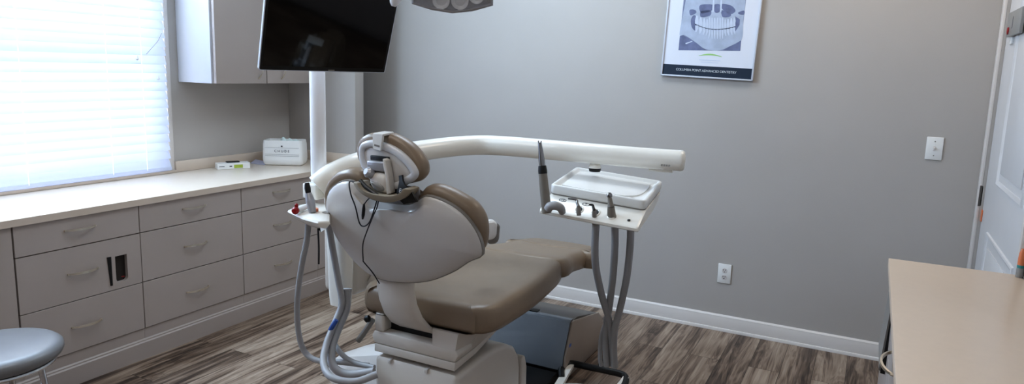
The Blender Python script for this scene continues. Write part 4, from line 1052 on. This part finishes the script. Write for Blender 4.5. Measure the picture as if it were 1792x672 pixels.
tube(b, [LMx @ Vector((-0.10, 0.03, -0.05)), LMx @ Vector((-0.14, 0.05, -0.05)), kn+Vector((0, 0, 0.03))], 0.014, 12)
tube(b, [kn+Vector((0, 0, 0.03)), Vector((-1.55, 1.90, 1.98)), Vector((PX_, PY_, 2.10))], 0.016, 12)
mk('lamp_arm', b, M['post'], ol)
b = newbm(); lathe(b, [(0.006, -0.030), (0.013, -0.022), (0.018, -0.008), (0.019, 0.010), (0.017, 0.030), (0.012, 0.036)], kn, (0.25, 0.12, 1), 20); mk('arm_knuckle', b, M['post'], ol)

# ------------------------------------------------------------------ floor box, foot control
fb = thing('floor_box', (-1.5, 3.25, 0), 'glossy grey utility box on the floor under the foot end of the chair', 'utility box')
xa, xb = -1.80, -1.216
prof = [(2.985, 0.055), (2.99, 0.115), (3.06, 0.278), (3.075, 0.286)]
b = newbm(); loft(b, [[(x, y, z) for y, z in prof]+[(x, 3.10, 0.286), (x, 3.10, 0.055)] for x in (xa, xb-0.012)]); mk('front_cover', b, M['boxreflect'], fb)
b = newbm(); prism(b, [(2.99, 0.056), (2.992, 0.112), (3.07, 0.278), (3.085, 0.282), (3.44, 0.216), (3.50, 0.17), (3.535, 0.111), (3.552, 0.03), (3.552, 0.0), (3.06, 0.0), (3.03, 0.03)], xb-0.012, xb, 'x'); bevel_all(b, 0.004, 2, 40); mk('side_cover', b, M['boxbeige'], fb)
b = newbm(); prism(b, [(3.105, 0.0), (3.105, 0.276), (3.16, 0.278), (3.44, 0.214), (3.50, 0.168), (3.533, 0.109), (3.55, 0.0)], xa, xb-0.0125, 'x'); mk('top_cover', b, M['boxdark'], fb)
b = newbm(); box(b, -1.62, 3.085, 0.2865, -1.42, 3.125, 0.2905, 0.001); mk('handle_slot', b, M['black'], fb)
b = newbm(); box(b, xa+0.01, 3.02, 0.0, xb-0.02, 3.54, 0.054); mk('toe_gap_shadow', b, M['black'], fb)  # recessed base in black, for the shadow in the toe gap
b = newbm(); box(b, xb-0.0005, 3.03, 0.160, xb+0.0006, 3.06, 0.176, mtx=None); mk('blue_mark', b, M['blue'], fb)

fc = thing('foot_control', (-1.08, 2.98, 0), 'white foot control with a black bar handle on the floor below the hoses', 'foot pedal')
b = newbm()
tube(b, [(-1.205, 2.93, 0.045), (-1.232, 2.99, 0.062), (-1.215, 3.055, 0.070), (-1.12, 3.060, 0.072), (-1.02, 3.066, 0.072), (-0.945, 3.072, 0.066), (-0.918, 3.02, 0.058), (-0.915, 2.94, 0.045)], 0.0165, 14)
mk('bar_handle', b, M['black'], fc)
b = newbm()
c_ = (-1.075, 2.80)
lathe(b, [(0.150, 0.0), (0.155, 0.012), (0.150, 0.030), (0.125, 0.046), (0.08, 0.056), (0.0, 0.060)], (c_[0], c_[1], 0.0), seg=36); mk('pedal_base', b, M['plastic'], fc)
for xx, xe in ((-1.19, -1.205), (-0.95, -0.925)):
    b = newbm(); loft(b, [[(xx-0.02, 2.80, 0.03), (xx+0.02, 2.80, 0.03), (xx+0.02, 2.80, 0.006), (xx-0.02, 2.80, 0.006)], [(xe-0.016, 3.0, 0.066), (xe+0.016, 3.0, 0.066), (xe+0.016, 3.0, 0.048), (xe-0.016, 3.0, 0.048)], [(xe-0.014, 3.045, 0.074), (xe+0.014, 3.045, 0.074), (xe+0.014, 3.045, 0.060), (xe-0.014, 3.045, 0.060)]])
    mk('pedal_arm', b, M['plastic'], fc)
b = newbm(); lathe(b, [(0.016, 0.0), (0.016, 0.03), (0.010, 0.034)], (-1.1260, 3.2631, 0.0000), seg=16); mk('cord_connector', b, M['black'], fc)
# lock-down levers by the chair base
b = newbm(); tube(b, [(-1.5696, 1.9635, 0.5711), (-1.6007, 1.9621, 0.5254), (-1.6339, 1.9594, 0.4790)], 0.011, 10); mk('release_lever', b, M['gray'], ch)
b = newbm(); lathe(b, [(0.006, -0.012), (0.013, -0.006), (0.013, 0.006), (0.006, 0.012)], (-1.5746, 1.9402, 0.5819), (1, 0.4, 0.3), 14); mk('lever_knob', b, M['black'], ch)
b = newbm(); lathe(b, [(0.006, -0.016), (0.015, -0.008), (0.015, 0.008), (0.006, 0.016)], (-1.8202, 2.0301, 0.3914), (0.3, 0.1, 1), 14); mk('floor_knob', b, M['black'], ch)

# ------------------------------------------------------------------ light
LAMP = 11.0
def area(name, loc, rot, sx, sy, energy, col, spread=180):
    l = bpy.data.lights.new(name, 'AREA'); l.shape = 'RECTANGLE'; l.size = sx; l.size_y = sy
    l.energy = energy; l.color = col; l.spread = R(spread)
    o = bpy.data.objects.new(name, l); COL.objects.link(o)
    o.location = loc; o.rotation_euler = rot
    return o
area('daylight_lamp', (XL-0.55, (WY0+WY1)/2, 1.75), (0, R(-90), 0), 2.2, 4.4, 152, (0.90, 0.94, 1.0))
area('unseen_lamp', (-0.1, 3.5, ZC-0.02), (0, 0, 0), 0.6, 0.6, LAMP*0.5, (1.0, 0.86, 0.70))
area('unseen_lamp', (-1.75, 3.25, ZC-0.02), (0, 0, 0), 0.9, 0.6, LAMP*1.3, (0.72, 0.86, 1.0))  # added out of view, gives the upper wall its bluish window light
area('unseen_lamp', (-1.6, 1.1, ZC-0.02), (0, 0, 0), 0.6, 1.2, LAMP*0.55, (1.0, 0.91, 0.82))
area('unseen_lamp', (-3.60, 1.5, 2.40), (0, R(-76), 0), 0.4, 2.4, LAMP*5.2, (0.60, 0.79, 1.0))  # added out of view above the blind, imitates window light into the room
area('unseen_lamp', (-0.3, -0.6, ZC-0.02), (0, 0, 0), 0.6, 1.2, LAMP*0.55, (1.0, 0.91, 0.82))
w = bpy.data.worlds.new('World'); SC.world = w; w.use_nodes = True
bg = w.node_tree.nodes['Background']; bg.inputs[0].default_value = (0.75, 0.86, 1.0, 1); bg.inputs[1].default_value = 0.45

# ------------------------------------------------------------------ camera
cam = bpy.data.cameras.new('camera'); co = bpy.data.objects.new('camera', cam); COL.objects.link(co)
cam.sensor_width = 36.0; cam.lens = 36.0*1222.74/1792.0; cam.clip_start = 0.02
cam.shift_y = -(336.0-318.1)/1792.0
co.matrix_world = Matrix(((0.8871727, -0.0984329, 0.4508166, 0.0000000), (0.4605473, 0.1282227, -0.8783252, 0.0000000), (0.0286512, 0.9868485, 0.1590886, 1.5000000), (0.0000000, 0.0000000, 0.0000000, 1.0000000)))
SC.camera = co
SC.view_settings.view_transform = 'Standard'
SC.view_settings.look = 'Medium High Contrast'
SC.view_settings.exposure = 0.36
SC.cycles.use_denoising = True
SC.cycles.max_bounces = 12
SC.cycles.diffuse_bounces = 6
SC.cycles.sample_clamp_indirect = 6.0
